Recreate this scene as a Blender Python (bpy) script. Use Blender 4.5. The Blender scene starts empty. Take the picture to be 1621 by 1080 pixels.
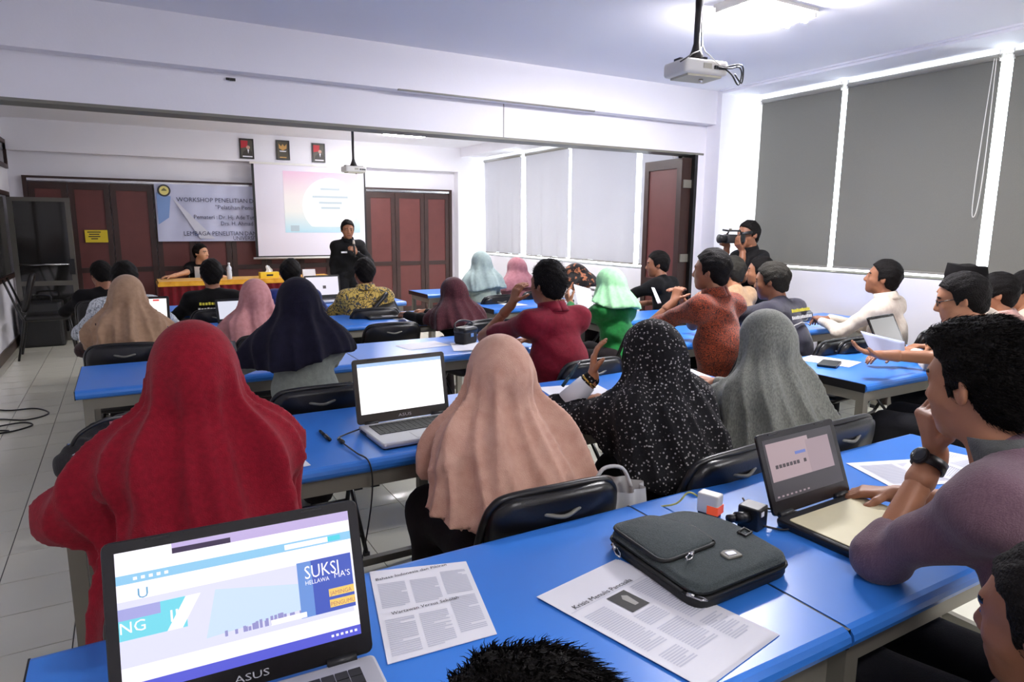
import bpy, math, random
import numpy as np
from mathutils import Vector, Matrix, Euler
random.seed(7); rng = np.random.default_rng(7)
scene = bpy.context.scene
col = scene.collection
PI = math.pi
def R(a): return math.radians(a)

# ------------------------------------------------------------------ camera
IW, IH = 1621, 1080
FPX = 1057.8
CM = np.array([[0.86763021, -0.07889657, 0.49091054],
               [-0.49716434, -0.15104749, 0.85440755],
               [0.00674098, -0.98537302, -0.17027793]])   # world <- camera (right, down, forward)
CH = 1.52
cam_d = bpy.data.cameras.new('camera'); cam = bpy.data.objects.new('camera', cam_d); col.objects.link(cam)
cam_d.sensor_width = 36; cam_d.lens = FPX*36/IW; cam_d.clip_start = 0.02; cam_d.clip_end = 100
rt, dn, fw = CM[:, 0], CM[:, 1], CM[:, 2]
cam.matrix_world = Matrix(((rt[0], -dn[0], -fw[0], 0), (rt[1], -dn[1], -fw[1], 0), (rt[2], -dn[2], -fw[2], CH), (0, 0, 0, 1)))
scene.camera = cam
def at(x, y, z=None, Y=None, X=None):
    r = CM @ np.array([x-IW/2, y-IH/2, FPX])
    t = (z-CH)/r[2] if z is not None else (Y/r[1] if Y is not None else X/r[0])
    p = r*t
    return Vector((p[0], p[1], p[2]+CH))

# ------------------------------------------------------------------ world, exposure
vs = scene.view_settings
vs.view_transform = 'Standard'; vs.look = 'None'; vs.gamma = 1.0; vs.exposure = 0.0; vs.use_curve_mapping = False
world = bpy.data.worlds.new('sky'); scene.world = world; world.use_nodes = True
bg = world.node_tree.nodes['Background']
bg.inputs[0].default_value = (0.95, 0.94, 1.0, 1); bg.inputs[1].default_value = 14.0
LAMP_W = dict(near=43.0, far=26.0)      # watts of the ceiling lamps, mostly added ones, in the hall's two halves
TUBE = 330.0                            # glow of the bare fluorescent tubes

# ------------------------------------------------------------------ materials
def lin(c):
    c = c/255.0
    return c/12.92 if c <= .04045 else ((c+.055)/1.055)**2.4
def rgb(r, g, b): return (lin(r), lin(g), lin(b), 1)
MATS = {}
def mat(name, c, rough=.6, metal=0., var=.0, scale=20., bump=0., bscale=200., spec=.5, sheen=0., emit=None, estr=0., coat=0.):
    """plain procedural surface: colour with a little noise variation and fine relief"""
    if name in MATS: return MATS[name]
    m = bpy.data.materials.new(name); m.use_nodes = True; nt = m.node_tree; b = nt.nodes['Principled BSDF']
    b.inputs['Base Color'].default_value = c; b.inputs['Roughness'].default_value = rough; b.inputs['Metallic'].default_value = metal
    b.inputs['Specular IOR Level'].default_value = spec
    if sheen: b.inputs['Sheen Weight'].default_value = sheen
    if coat: b.inputs['Coat Weight'].default_value = coat
    if emit: b.inputs['Emission Color'].default_value = emit; b.inputs['Emission Strength'].default_value = estr
    if var or bump:
        tc = nt.nodes.new('ShaderNodeTexCoord')
    if var:
        n = nt.nodes.new('ShaderNodeTexNoise'); n.inputs['Scale'].default_value = scale; n.inputs['Detail'].default_value = 3
        nt.links.new(tc.outputs['Object'], n.inputs['Vector'])
        mx = nt.nodes.new('ShaderNodeMix'); mx.data_type = 'RGBA'
        mx.inputs[6].default_value = tuple(x*(1-var) for x in c[:3])+(1,); mx.inputs[7].default_value = tuple(min(1, x*(1+var)) for x in c[:3])+(1,)
        nt.links.new(n.outputs['Fac'], mx.inputs[0]); nt.links.new(mx.outputs[2], b.inputs['Base Color'])
    if bump:
        n2 = nt.nodes.new('ShaderNodeTexNoise'); n2.inputs['Scale'].default_value = bscale; n2.inputs['Detail'].default_value = 2
        nt.links.new(tc.outputs['Object'], n2.inputs['Vector'])
        bp = nt.nodes.new('ShaderNodeBump'); bp.inputs['Strength'].default_value = bump; bp.inputs['Distance'].default_value = .01
        nt.links.new(n2.outputs['Fac'], bp.inputs['Height']); nt.links.new(bp.outputs['Normal'], b.inputs['Normal'])
    MATS[name] = m; return m
def fabric(name, c1, c2=None, kind='plain', scale=40., th=.5, soft=.05, stretch=(1, 1, 1), rough=.85, c3=None, sheen=.2):
    """cloth: base colour with a procedural woven or printed pattern"""
    if name in MATS: return MATS[name]
    m = bpy.data.materials.new(name); m.use_nodes = True; nt = m.node_tree; b = nt.nodes['Principled BSDF']
    b.inputs['Roughness'].default_value = rough; b.inputs['Sheen Weight'].default_value = sheen; b.inputs['Specular IOR Level'].default_value = .2
    tc = nt.nodes.new('ShaderNodeTexCoord'); mp = nt.nodes.new('ShaderNodeMapping'); mp.inputs['Scale'].default_value = stretch
    nt.links.new(tc.outputs['Object'], mp.inputs['Vector']); vec = mp.outputs['Vector']
    def ramp(src, a, bcol, t, s):
        r = nt.nodes.new('ShaderNodeValToRGB'); r.color_ramp.elements[0].position = max(0, t-s); r.color_ramp.elements[1].position = min(1, t+s)
        r.color_ramp.elements[0].color = a; r.color_ramp.elements[1].color = bcol; nt.links.new(src, r.inputs['Fac']); return r.outputs['Color']
    if c2 is None: c2 = tuple(x*.82 for x in c1[:3])+(1,)
    if kind in ('plain', 'mottle'):
        n = nt.nodes.new('ShaderNodeTexNoise'); n.inputs['Scale'].default_value = scale; n.inputs['Detail'].default_value = 5
        nt.links.new(vec, n.inputs['Vector']); out = ramp(n.outputs['Fac'], c2, c1, th, soft if kind == 'mottle' else .2)
    elif kind == 'dots':
        v = nt.nodes.new('ShaderNodeTexVoronoi'); v.inputs['Scale'].default_value = scale; nt.links.new(vec, v.inputs['Vector'])
        out = ramp(v.outputs['Distance'], c2, c1, th, soft)
    elif kind == 'stripe':
        w = nt.nodes.new('ShaderNodeTexWave'); w.wave_type = 'BANDS'; w.bands_direction = 'X'; w.inputs['Scale'].default_value = scale; w.inputs['Distortion'].default_value = .4
        nt.links.new(vec, w.inputs['Vector']); out = ramp(w.outputs['Fac'], c2, c1, th, soft)
    elif kind == 'batik':
        n = nt.nodes.new('ShaderNodeTexNoise'); n.inputs['Scale'].default_value = scale*.5; n.inputs['Detail'].default_value = 2
        nt.links.new(vec, n.inputs['Vector'])
        mixv = nt.nodes.new('ShaderNodeMix'); mixv.data_type = 'RGBA'; mixv.inputs[0].default_value = .12
        nt.links.new(vec, mixv.inputs[6]); nt.links.new(n.outputs['Color'], mixv.inputs[7])
        v = nt.nodes.new('ShaderNodeTexVoronoi'); v.feature = 'DISTANCE_TO_EDGE'; v.inputs['Scale'].default_value = scale; nt.links.new(mixv.outputs[2], v.inputs['Vector'])
        o1 = ramp(v.outputs['Distance'], c2, c1, th, soft)
        v2 = nt.nodes.new('ShaderNodeTexVoronoi'); v2.inputs['Scale'].default_value = scale*1.3; nt.links.new(mixv.outputs[2], v2.inputs['Vector'])
        f2 = ramp(v2.outputs['Distance'], (1, 1, 1, 1), (0, 0, 0, 1), .3, .06)
        mx = nt.nodes.new('ShaderNodeMix'); mx.data_type = 'RGBA'; nt.links.new(f2, mx.inputs[0]); nt.links.new(o1, mx.inputs[6]); mx.inputs[7].default_value = c3 or c2
        out = mx.outputs[2]
    nt.links.new(out, b.inputs['Base Color'])
    n2 = nt.nodes.new('ShaderNodeTexNoise'); n2.inputs['Scale'].default_value = 350; nt.links.new(tc.outputs['Object'], n2.inputs['Vector'])
    n3 = nt.nodes.new('ShaderNodeTexNoise'); n3.inputs['Scale'].default_value = 14; n3.inputs['Detail'].default_value = 2; nt.links.new(tc.outputs['Object'], n3.inputs['Vector'])
    ad = nt.nodes.new('ShaderNodeMath'); ad.operation = 'MULTIPLY_ADD'; nt.links.new(n3.outputs['Fac'], ad.inputs[0]); ad.inputs[1].default_value = 3.0; nt.links.new(n2.outputs['Fac'], ad.inputs[2])
    bp = nt.nodes.new('ShaderNodeBump'); bp.inputs['Strength'].default_value = .35; bp.inputs['Distance'].default_value = .006
    nt.links.new(ad.outputs[0], bp.inputs['Height']); nt.links.new(bp.outputs['Normal'], b.inputs['Normal'])
    MATS[name] = m; return m
def emis(name, c, s=1.0):
    if name in MATS: return MATS[name]
    m = bpy.data.materials.new(name); m.use_nodes = True; b = m.node_tree.nodes['Principled BSDF']
    b.inputs['Base Color'].default_value = (.02, .02, .02, 1); b.inputs['Roughness'].default_value = .3
    b.inputs['Emission Color'].default_value = c; b.inputs['Emission Strength'].default_value = s
    MATS[name] = m; return m
def blindmat(name, c, trans):
    m = bpy.data.materials.new(name); m.use_nodes = True; nt = m.node_tree
    out = nt.nodes['Material Output']; nt.nodes.remove(nt.nodes['Principled BSDF'])
    d = nt.nodes.new('ShaderNodeBsdfDiffuse'); t = nt.nodes.new('ShaderNodeBsdfTranslucent'); a = nt.nodes.new('ShaderNodeAddShader')
    tc = nt.nodes.new('ShaderNodeTexCoord'); n = nt.nodes.new('ShaderNodeTexNoise'); n.inputs['Scale'].default_value = 160
    nt.links.new(tc.outputs['Object'], n.inputs['Vector'])
    mx = nt.nodes.new('ShaderNodeMix'); mx.data_type = 'RGBA'; mx.inputs[6].default_value = tuple(x*.86 for x in c[:3])+(1,); mx.inputs[7].default_value = c
    nt.links.new(n.outputs['Fac'], mx.inputs[0]); nt.links.new(mx.outputs[2], d.inputs[0])
    t.inputs[0].default_value = trans
    nt.links.new(d.outputs[0], a.inputs[0]); nt.links.new(t.outputs[0], a.inputs[1]); nt.links.new(a.outputs[0], out.inputs[0])
    return m
def glassmat(name, tint=(.9, .95, .95, 1)):
    m = bpy.data.materials.new(name); m.use_nodes = True; nt = m.node_tree; out = nt.nodes['Material Output']
    nt.nodes.remove(nt.nodes['Principled BSDF'])
    t = nt.nodes.new('ShaderNodeBsdfTransparent'); t.inputs[0].default_value = tint
    g = nt.nodes.new('ShaderNodeBsdfGlossy'); g.inputs['Roughness'].default_value = .03
    mx = nt.nodes.new('ShaderNodeMixShader'); mx.inputs[0].default_value = .07; nt.links.new(t.outputs[0], mx.inputs[1]); nt.links.new(g.outputs[0], mx.inputs[2])
    nt.links.new(mx.outputs[0], out.inputs[0]); return m

M_wall = mat('wall_paint', rgb(238, 236, 242), .7, var=.02, scale=3, bump=.05, bscale=60)
M_ceil = mat('ceiling_paint', rgb(242, 241, 248), .8, var=.015, scale=2)
M_tile = mat('floor_tile', rgb(228, 226, 208), .18, var=.05, scale=2.5)
M_grout = mat('grout', rgb(90, 88, 80), .8)
M_wood = mat('dark_wood', rgb(52, 30, 24), .45, var=.25, scale=9)
M_panel = mat('maroon_panel', rgb(98, 48, 44), .5, var=.15, scale=7)
M_blue = mat('blue_laminate', rgb(56, 128, 222), .3, var=.05, scale=5)
M_bluedk = mat('blue_edge', rgb(28, 92, 200), .3)
M_steel = mat('grey_steel', rgb(138, 134, 122), .45, metal=.3, var=.06, scale=12)
M_black = mat('black_vinyl', rgb(16, 15, 16), .32, var=.15, scale=30, bump=.08, bscale=240)
M_blackm = mat('black_metal', rgb(18, 17, 17), .35)
M_blackp = mat('black_plastic', rgb(20, 20, 22), .4)
M_chrome = mat('chrome', rgb(200, 200, 200), .2, metal=1)
M_white = mat('white_plastic', rgb(222, 220, 214), .45)
M_paper = mat('paper', rgb(236, 236, 242), .8)
M_ink = mat('ink', rgb(38, 38, 46), .8)
M_inkg = mat('ink_grey', rgb(202, 204, 216), .8)
M_silver = mat('silver_plastic', rgb(190, 190, 196), .35, metal=.3)
M_key = mat('key_black', rgb(34, 34, 34), .5)
M_grey = mat('grey_frame', rgb(120, 118, 108), .5)
M_alu = mat('dark_aluminium', rgb(104, 101, 94), .4, metal=.5)
M_dark = mat('dark_void', rgb(22, 18, 16), .4)

# ------------------------------------------------------------------ helpers
def tag(o, label=None, cat=None, group=None, kind=None):
    if label: o['label'] = label
    if cat: o['category'] = cat
    if group: o['group'] = group
    if kind: o['kind'] = kind
    return o
def empty(name, loc=(0, 0, 0), rz=0., label=None, cat=None, group=None, kind=None):
    o = bpy.data.objects.new(name, None); col.objects.link(o); o.location = loc; o.rotation_euler = (0, 0, rz); o.empty_display_size = .1
    return tag(o, label, cat, group, kind)
def link(name, me, parent=None):
    o = bpy.data.objects.new(name, me); col.objects.link(o)
    if parent is not None: o.parent = parent
    return o
def copy_tree(o, parent=None):
    c = o.copy(); col.objects.link(c); c.parent = parent
    for ch in o.children: copy_tree(ch, c)
    return c
class MB:
    def __init__(s): s.v = []; s.f = []; s.m = []; s.cur = 0
    def add(s, vs, fs):
        b = len(s.v); s.v += [tuple(p) for p in vs]; s.f += [tuple(i+b for i in f) for f in fs]; s.m += [s.cur]*len(fs); return s
    def box(s, x0, x1, y0, y1, z0, z1, M=None):
        vs = [Vector((x, y, z)) for z in (z0, z1) for y in (y0, y1) for x in (x0, x1)]
        if M is not None: vs = [M @ p for p in vs]
        return s.add(vs, [(0, 2, 3, 1), (4, 5, 7, 6), (0, 1, 5, 4), (2, 6, 7, 3), (0, 4, 6, 2), (1, 3, 7, 5)])
    def prism(s, out, z0, z1, ch=0., M=None):
        """outline (ccw) extruded z0..z1 with a chamfer on both rims"""
        n = len(out); rings = []
        def off(d):
            r = []
            for i in range(n):
                a = Vector(out[i-1]); p = Vector(out[i]); c = Vector(out[(i+1) % n])
                t = (c-a); t = t/max(1e-9, t.length); nn = Vector((t.y, -t.x)); r.append(p-nn*d)
            return r
        steps = [(ch, z0), (ch*.3, z0+ch*.3), (0, z0+ch), (0, z1-ch), (ch*.3, z1-ch*.3), (ch, z1)] if ch > 0 else [(0, z0), (0, z1)]
        vs = []
        for d, z in steps:
            for p in off(d) if d else [Vector(q) for q in out]: vs.append(Vector((p.x, p.y, z)))
        if M is not None: vs = [M @ p for p in vs]
        fs = [tuple(range(n))[::-1], tuple(range((len(steps)-1)*n, len(steps)*n))]
        for k in range(len(steps)-1):
            for i in range(n):
                j = (i+1) % n; fs.append((k*n+i, k*n+j, (k+1)*n+j, (k+1)*n+i))
        return s.add(vs, fs)
    def tube(s, pts, r, n=8, caps=True, r1=None):
        pts = [Vector(p) for p in pts]; N = len(pts); vs = []; up = None
        for i, p in enumerate(pts):
            t = (pts[min(i+1, N-1)]-pts[max(i-1, 0)]).normalized()
            if up is None:
                up = Vector((0, 0, 1)) if abs(t.z) < .9 else Vector((1, 0, 0))
            a = t.cross(up).normalized(); b = a.cross(t).normalized(); up = b
            rr = r if r1 is None else r+(r1-r)*i/(N-1)
            for k in range(n): vs.append(p+(a*math.cos(2*PI*k/n)+b*math.sin(2*PI*k/n))*rr)
        fs = []
        for i in range(N-1):
            for k in range(n):
                l = (k+1) % n; fs.append((i*n+k, i*n+l, (i+1)*n+l, (i+1)*n+k))
        if caps: fs += [tuple(range(n))[::-1], tuple(range((N-1)*n, N*n))]
        return s.add(vs, fs)
    def lathe(s, prof, n=20, c=(0, 0, 0), M=None):
        vs = []; fs = []
        for r, z in prof:
            for k in range(n): vs.append(Vector((c[0]+r*math.cos(2*PI*k/n), c[1]+r*math.sin(2*PI*k/n), c[2]+z)))
        if M is not None: vs = [M @ p for p in vs]
        for i in range(len(prof)-1):
            for k in range(n):
                l = (k+1) % n; fs.append((i*n+k, i*n+l, (i+1)*n+l, (i+1)*n+k))
        fs += [tuple(range(n))[::-1], tuple(range((len(prof)-1)*n, len(prof)*n))]
        return s.add(vs, fs)
    def grid(s, fn, nu, nv, thick=None):
        vs = [fn(i/nu, j/nv) for j in range(nv+1) for i in range(nu+1)]
        fs = [(j*(nu+1)+i, j*(nu+1)+i+1, (j+1)*(nu+1)+i+1, (j+1)*(nu+1)+i) for j in range(nv) for i in range(nu)]
        return s.add(vs, fs)
    def build(s, name, mats, parent=None, smooth=False, loc=None, rot=None):
        me = bpy.data.meshes.new(name); me.from_pydata(s.v, [], s.f)
        for m in (mats if isinstance(mats, (list, tuple)) else [mats]): me.materials.append(m)
        me.polygons.foreach_set('material_index', s.m)
        if smooth: me.polygons.foreach_set('use_smooth', [True]*len(me.polygons))
        me.update(); o = link(name, me, parent)
        if loc is not None: o.location = loc
        if rot is not None: o.rotation_euler = rot
        return o
def rrect(x0, x1, y0, y1, r, n=4):
    pts = []
    for cx, cy, a0 in ((x1-r, y0+r, -90), (x1-r, y1-r, 0), (x0+r, y1-r, 90), (x0+r, y0+r, 180)):
        for k in range(n+1):
            a = R(a0+90*k/n); pts.append((cx+r*math.cos(a), cy+r*math.sin(a)))
    return pts
def arc(pts, n=6):
    """Catmull-Rom through points"""
    P = [Vector(p) for p in pts]; out = []
    for i in range(len(P)-1):
        p0 = P[max(i-1, 0)]; p1 = P[i]; p2 = P[i+1]; p3 = P[min(i+2, len(P)-1)]
        for k in range(n):
            t = k/n; out.append(.5*((2*p1)+(p2-p0)*t+(2*p0-5*p1+4*p2-p3)*t*t+(3*p1-p0-3*p2+p3)*t**3))
    return out+[P[-1]]
def text(name, body, size, m, parent=None, M=None, align='LEFT', squash=1.0):
    cu = bpy.data.curves.new('t', 'FONT'); cu.body = body; cu.size = size; cu.align_x = align; cu.resolution_u = 2
    tmp = bpy.data.objects.new('t', cu); me = bpy.data.meshes.new_from_object(tmp); bpy.data.objects.remove(tmp); bpy.data.curves.remove(cu)
    me.name = name; me.materials.clear(); me.materials.append(m)
    me.transform(Matrix.Diagonal((squash, 1, 1, 1)))
    if M is not None: me.transform(M)
    return link(name, me, parent)
def lookM(loc, xax, yax):
    x = Vector(xax).normalized(); y = Vector(yax).normalized(); z = x.cross(y)
    return Matrix(((x.x, y.x, z.x, loc[0]), (x.y, y.y, z.y, loc[1]), (x.z, y.z, z.z, loc[2]), (0, 0, 0, 1)))

# ================================================================== SETTING
XL, XR, YB, YF, ZC = -1.26, 5.66, -2.2, 11.05, 2.84     # hall: left, right, back, front walls, ceiling
YP0, YP1 = 5.12, 5.32                                    # the wall above the folding partition
def struct(name, mb, m, parent=None, smooth=False):
    o = mb.build(name, m, parent, smooth)
    if parent is None: tag(o, kind='structure')
    return o
# floor: slab plus individual tiles
fl = struct('floor', MB().box(XL-.2, XR+.2, YB-.2, YF+.4, -.15, -.006), M_grout)
TS = .2985; tx0, ty0 = -.58-3*TS, 2.757-17*TS
tb = MB(); g = .0022
tb.prism([(g, g), (TS-g, g), (TS-g, TS-g), (g, TS-g)], -.008, 0, .0)
tile_me = None; cand = []
for i in range(0, 24):
    for j in range(0, 46):
        x = tx0+i*TS; y = ty0+j*TS
        if x+TS < XL or x > XR or y > YF or y < YB: continue
        # how large it shows: inside the frame, weighted by closeness and by the open aisle on the left
        c = CM.T @ np.array([x+.15, y+.15, -CH])
        px = IW/2+FPX*c[0]/c[2]; py = IH/2+FPX*c[1]/c[2]
        vis = c[2] > .2 and -60 < px < IW+60 and py < IH+80
        score = (1e3 if vis else 0)+(400 if x < -.25 else 0)-c[2]*10
        cand.append((score, x, y))
cand.sort(reverse=True)
for k, (sc_, x, y) in enumerate(cand[:300]):
    if tile_me is None:
        o = tb.build('tile', M_tile, fl); tile_me = o.data
    else: o = link('tile', tile_me, fl)
    o.location = (x, y, 0)
rest = MB()
for sc_, x, y in cand[300:]:
    rest.add([(x+g, y+g, 0), (x+TS-g, y+g, 0), (x+TS-g, y+TS-g, 0), (x+g, y+TS-g, 0)], [(0, 1, 2, 3)])
tag(rest.build('remaining_tiles', M_tile, fl), kind='stuff')

struct('ceiling', MB().box(XL-.2, XR+.2, YB-.2, YF+.4, ZC, ZC+.15), M_ceil)
struct('wall_left', MB().box(XL-.2, XL, YB-.2, YF+.4, 0, ZC), M_wall)
struct('wall_back', MB().box(XL, XR, YB-.2, YB, 0, ZC), M_wall)
struct('wall_front', MB().box(XL, XR, YF+.02, YF+.25, 0, ZC), M_wall)
# right wall with long window openings
ZS1, ZT1, ZS2, ZT2 = 1.11, 2.79, .99, 2.66
w = MB()
w.box(XR, XR+.2, YB, YP0, 0, ZS1); w.box(XR, XR+.2, YB, YP0, ZT1, ZC)
w.box(XR, XR+.2, 4.93, YP0+.9, ZS1, ZT1); w.box(XR, XR+.2, YB, -1.2, ZS1, ZT1)
w.box(XR, XR+.2, YP0, YF, 0, ZS2); w.box(XR, XR+.2, YP0, YF, ZT2, ZC); w.box(XR, XR+.2, 10.9, YF, ZS2, ZT2); w.box(XR, XR+.2, YP0, YP0+.9, ZS2, ZT2)
struct('wall_right', w, M_wall)
# longitudinal drop along the windows with its double joint line
struct('trim_1', MB().box(5.2, XR, YB, 4.94, ZC-.03, ZC).box(5.16, 5.2, YB, 4.94, ZC-.012, ZC), M_ceil)
struct('trim_2', MB().box(5.2, XR, YP1, 10.9, ZT2+.03, ZC), M_ceil)
# columns on the right wall
struct('trim_3', MB().box(5.2, XR, 4.94, YP1, 0, ZC), M_wall)
struct('trim_4', MB().box(5.15, XR, 10.9, YF+.02, 0, ZC), M_wall)
# partition head wall with a deeper beam above it
struct('wall_partition', MB().box(XL, 5.2, YP0, YP1, 2.255, ZC), M_wall)
struct('trim_5', MB().box(XL, 5.2, 5.0, YP0, 2.525, ZC), M_wall)
struct('trim_6', MB().box(XL, 5.17, YP0-.005, YP1, 2.235, 2.255), M_grey)         # metal track of the folding partition
struct('trim_7', MB().box(1.87, 3.70, 4.99, 5.01, 2.517, 2.527), M_grey)          # raised strip on the beam
struct('trim_8', MB().box(2.842, 2.848, YP0-.003, YP0, 2.255, 2.525), M_grey)     # joint line on the head wall
struct('trim_9', MB().box(5.1, 5.2, YP0, YP1, 0, 2.255), M_wall)                  # reveal at the right of the opening
struct('trim_10', MB().box(XL, 5.15, 10.9, YF+.02, 2.44, ZC), M_wall)             # beam over the front doors
M_base = mat('baseboard', rgb(84, 70, 62), .4)
struct('baseboard_left', MB().box(XL, XL+.015, YB, YF, 0, .12), M_base)
struct('baseboard_right', MB().box(XR-.015, XR, YB, 4.94, 0, .1), M_base)

# windows: frames and panes outside the blinds
M_glass = glassmat('window_glass')
def window(n, y0, y1, z0, z1, k):
    e = empty('window_%d' % n, (XR+.1, 0, 0), kind='structure')
    f = MB(); f.box(-.025, .025, y0, y1, z0, z0+.02); f.box(-.025, .025, y0, y1, z1-.05, z1)
    for i in range(k+1):
        y = y0+(y1-y0)*i/k; f.box(-.025, .025, max(y0, y-.025), min(y1, y+.025), z0+.05, z1-.05)
    f.build('window_frame', M_white, e)
    MB().box(-.098, .09, y0, y1, z0-.03, z0).build('window_sill', M_wall, e)
    for i in range(k):
        a = y0+(y1-y0)*i/k+.025; b = y0+(y1-y0)*(i+1)/k-.025
        MB().box(-.003, .003, a, b, z0+.05, z1-.05).build('pane', M_glass, e)
window(1, -1.2, 4.93, ZS1, ZT1, 5); window(2, YP0+.9, 10.9, ZS2, ZT2, 4)

# roller blinds
M_bl1 = blindmat('grey_blackout_cloth', rgb(118, 116, 108), (.006, .006, .006, 1))
M_bl2 = blindmat('pale_blind_cloth', rgb(196, 195, 200), (.018, .018, .020, 1))
M_rail = mat('blind_rail', rgb(150, 148, 140), .4)
def blind(label, y0, y1, z0, z1, m, x=5.615, wave=0., cord=True, taper=0.):
    e = empty('roller_blind', (x, 0, 0), 0, label, 'blind', 'roller blinds over the window row')
    n = 28
    def fn(u, v):
        y = y0+(y1-y0)*u; z = z1-(z1-z0)*v
        y += taper*v*(u-.5)*2
        return (wave*v*(math.sin(u*19+v*2)*.6+math.sin(u*31)*.4)+.006*math.sin(u*PI), y, z)
    c = MB(); c.grid(fn, n, 12); o = c.build('blind_cloth', m, e, True)
    MB().tube([(0, y0, z1+.012), (0, y1, z1+.012)], .022, 10).build('roller_tube', M_rail, e, True)
    MB().box(-.008, .008, y0-taper, y1+taper, z0-.02, z0).build('bottom_bar', M_rail, e)
    for y in (y0+.005, y1-.005): MB().box(-.02, .035, y-.004, y+.004, z1-.02, z1+.05).build('bracket', M_white, e)
    if cord: MB().tube(arc([(-.03, y0+.02, z1), (-.03, y0+.015, 2.0), (-.03, y0+.03, 1.66), (-.03, y0+.06, 1.64), (-.03, y0+.06, 2.0), (-.03, y0+.035, z1)]), .003, 5).build('pull_cord', M_white, e)
blind('narrow grey roller blind beside the white column, behind the cameraman', 3.93, 4.80, 1.175, ZT1-.05, M_bl1, cord=False)
blind('widest grey blackout roller blind, behind the man in the cream shirt', 2.68, 3.88, 1.175, ZT1-.05, M_bl1, cord=True)
blind('grey blackout roller blind above the men sitting by the window with the black cap', 1.40, 2.60, 1.175, ZT1-.05, M_bl1, cord=False)
blind('grey blackout roller blind beyond the one above the man with the black cap', .12, 1.34, 1.175, ZT1-.05, M_bl1, cord=False)
blind('grey blackout roller blind at the rear of the hall', -1.15, .05, 1.175, ZT1-.05, M_bl1, cord=False)
blind('wrinkled pale roller blind beside the front corner column', 9.50, 10.80, 1.06, ZT2-.04, M_bl2, wave=.03, cord=False, taper=-.03)
blind('wrinkled pale roller blind, second from the front corner column', 8.16, 9.38, 1.06, ZT2-.04, M_bl2, wave=.035, cord=False, taper=-.02)
blind('smooth pale roller blind behind the seated women in the front half', 6.68, 8.10, 1.06, ZT2-.04, M_bl2, wave=.012, cord=False)
blind('pale roller blind partly covered by the folded partition door', 5.95, 6.58, 1.06, ZT2-.04, M_bl2, wave=.006, cord=True)

# doors -------------------------------------------------------------
def leaf(mb_parent, name, W, H, T=.04, split=.42, fr=.07):
    """one folding leaf standing on its base, local x 0..W, facing -y"""
    f = MB(); f.box(0, fr, -T, 0, 0, H); f.box(W-fr, W, -T, 0, 0, H); f.box(fr, W-fr, -T, 0, H-fr*1.3, H); f.box(fr, W-fr, -T, 0, 0, fr*1.6); f.box(fr, W-fr, -T, 0, H*split-fr*.5, H*split+fr*.5)
    o = f.build(name, M_wood, mb_parent)
    MB().box(fr, W-fr, -T*.65, -T*.3, fr*1.6, H*split-fr*.5).build('panel', M_panel, o)
    MB().box(fr, W-fr, -T*.65, -T*.3, H*split+fr*.5, H-fr*1.3).build('panel', M_panel, o)
    return o
ZD = 2.08
def doorset(n, xs, kind='structure'):
    e = empty('door_%d' % n, (0, YF, 0), kind='structure')
    f = MB(); f.box(xs[0]-.05, xs[0], -.06, .02, 0, ZD+.05); f.box(xs[-1], xs[-1]+.05, -.06, .02, 0, ZD+.05); f.box(xs[0], xs[-1], -.06, .02, ZD+.02, ZD+.05)
    f.build('door_frame', M_wood, e)
    MB().box(xs[0], xs[-1], -.05, .0, ZD-.012, ZD+.02).build('top_rail', M_chrome, e)
    for a, b in zip(xs[:-1], xs[1:]):
        o = leaf(e, 'door_leaf', b-a-.008, ZD-.03); o.location = (a+.004, -.005, .005)
    return e
doorset(1, [-1.06, -.62, -.13, .40, .90, 1.40, 1.90, 2.40, 2.90, 3.43])
doorset(2, [3.52, 4.02, 4.55, 5.02])
# folded stack of partition leaves at the right of the opening
e = empty('door_3', (0, 0, 0), kind='structure')
for k in range(4):
    o = leaf(e, 'door_leaf', .62, 2.2, .04, fr=.075)
    o.location = (4.935+.042*k, 5.17, .005); o.rotation_euler = (0, 0, R(85.5))
for z in (.55, 1.2, 1.95):
    MB().box(4.955, 5.09, 5.155, 5.168, z-.04, z+.04).build('hinge', M_steel, e)
MB().box(5.06, 5.1, 5.12, 5.3, 0, 2.235).build('door_frame', M_blackm, e)
# glazed door standing open off the left wall
e = empty('door_4', (XL+.03, 10.42, 0), R(-4), kind='structure')
DW, DH = .66, 1.83
f = MB(); f.box(0, .055, -.02, .02, 0, DH); f.box(DW-.055, DW, -.02, .02, 0, DH); f.box(.055, DW-.055, -.02, .02, DH-.05, DH); f.box(.055, DW-.055, -.02, .02, 0, .12); f.box(.055, DW-.055, -.02, .02, .72, .78)
f.build('door_frame', M_alu, e)
M_dglass = mat('smoked_glass', rgb(34, 33, 32), .08, spec=.7)
MB().box(.055, DW-.055, -.004, .004, .78, DH-.05).build('pane', M_dglass, e)
MB().box(.055, DW-.055, -.004, .004, .12, .72).build('pane', M_dglass, e)
MB().box(DW-.075, DW-.01, -.045, -.02, .86, 1.06).build('door_lock', M_blackp, e)
MB().tube([(.06, -.035, .99), (DW-.07, -.035, .99)], .012, 8).build('push_bar', M_chrome, e, True)
# dark windows in the left wall
def leftwin(n, y0, y1, z0, z1):
    e = empty('window_%d' % n, (XL, 0, 0), kind='structure')
    f = MB(); t = .05
    f.box(0, .03, y0, y1, z0, z0+t); f.box(0, .03, y0, y1, z1-t, z1); f.box(0, .03, y0, y0+t, z0+t, z1-t); f.box(0, .03, y1-t, y1, z0+t, z1-t); f.box(0, .03, (y0+y1)/2-t/2, (y0+y1)/2+t/2, z0+t, z1-t)
    f.build('window_frame', M_wood, e)
    for a, b in ((y0+t, (y0+y1)/2-t/2), ((y0+y1)/2+t/2, y1-t)): MB().box(.004, .012, a, b, z0+t, z1-t).build('pane', M_dglass, e)
leftwin(3, 7.6, 10.75, .84, 1.9)
leftwin(4, 8.6, 10.95, 2.2, 2.56)

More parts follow.
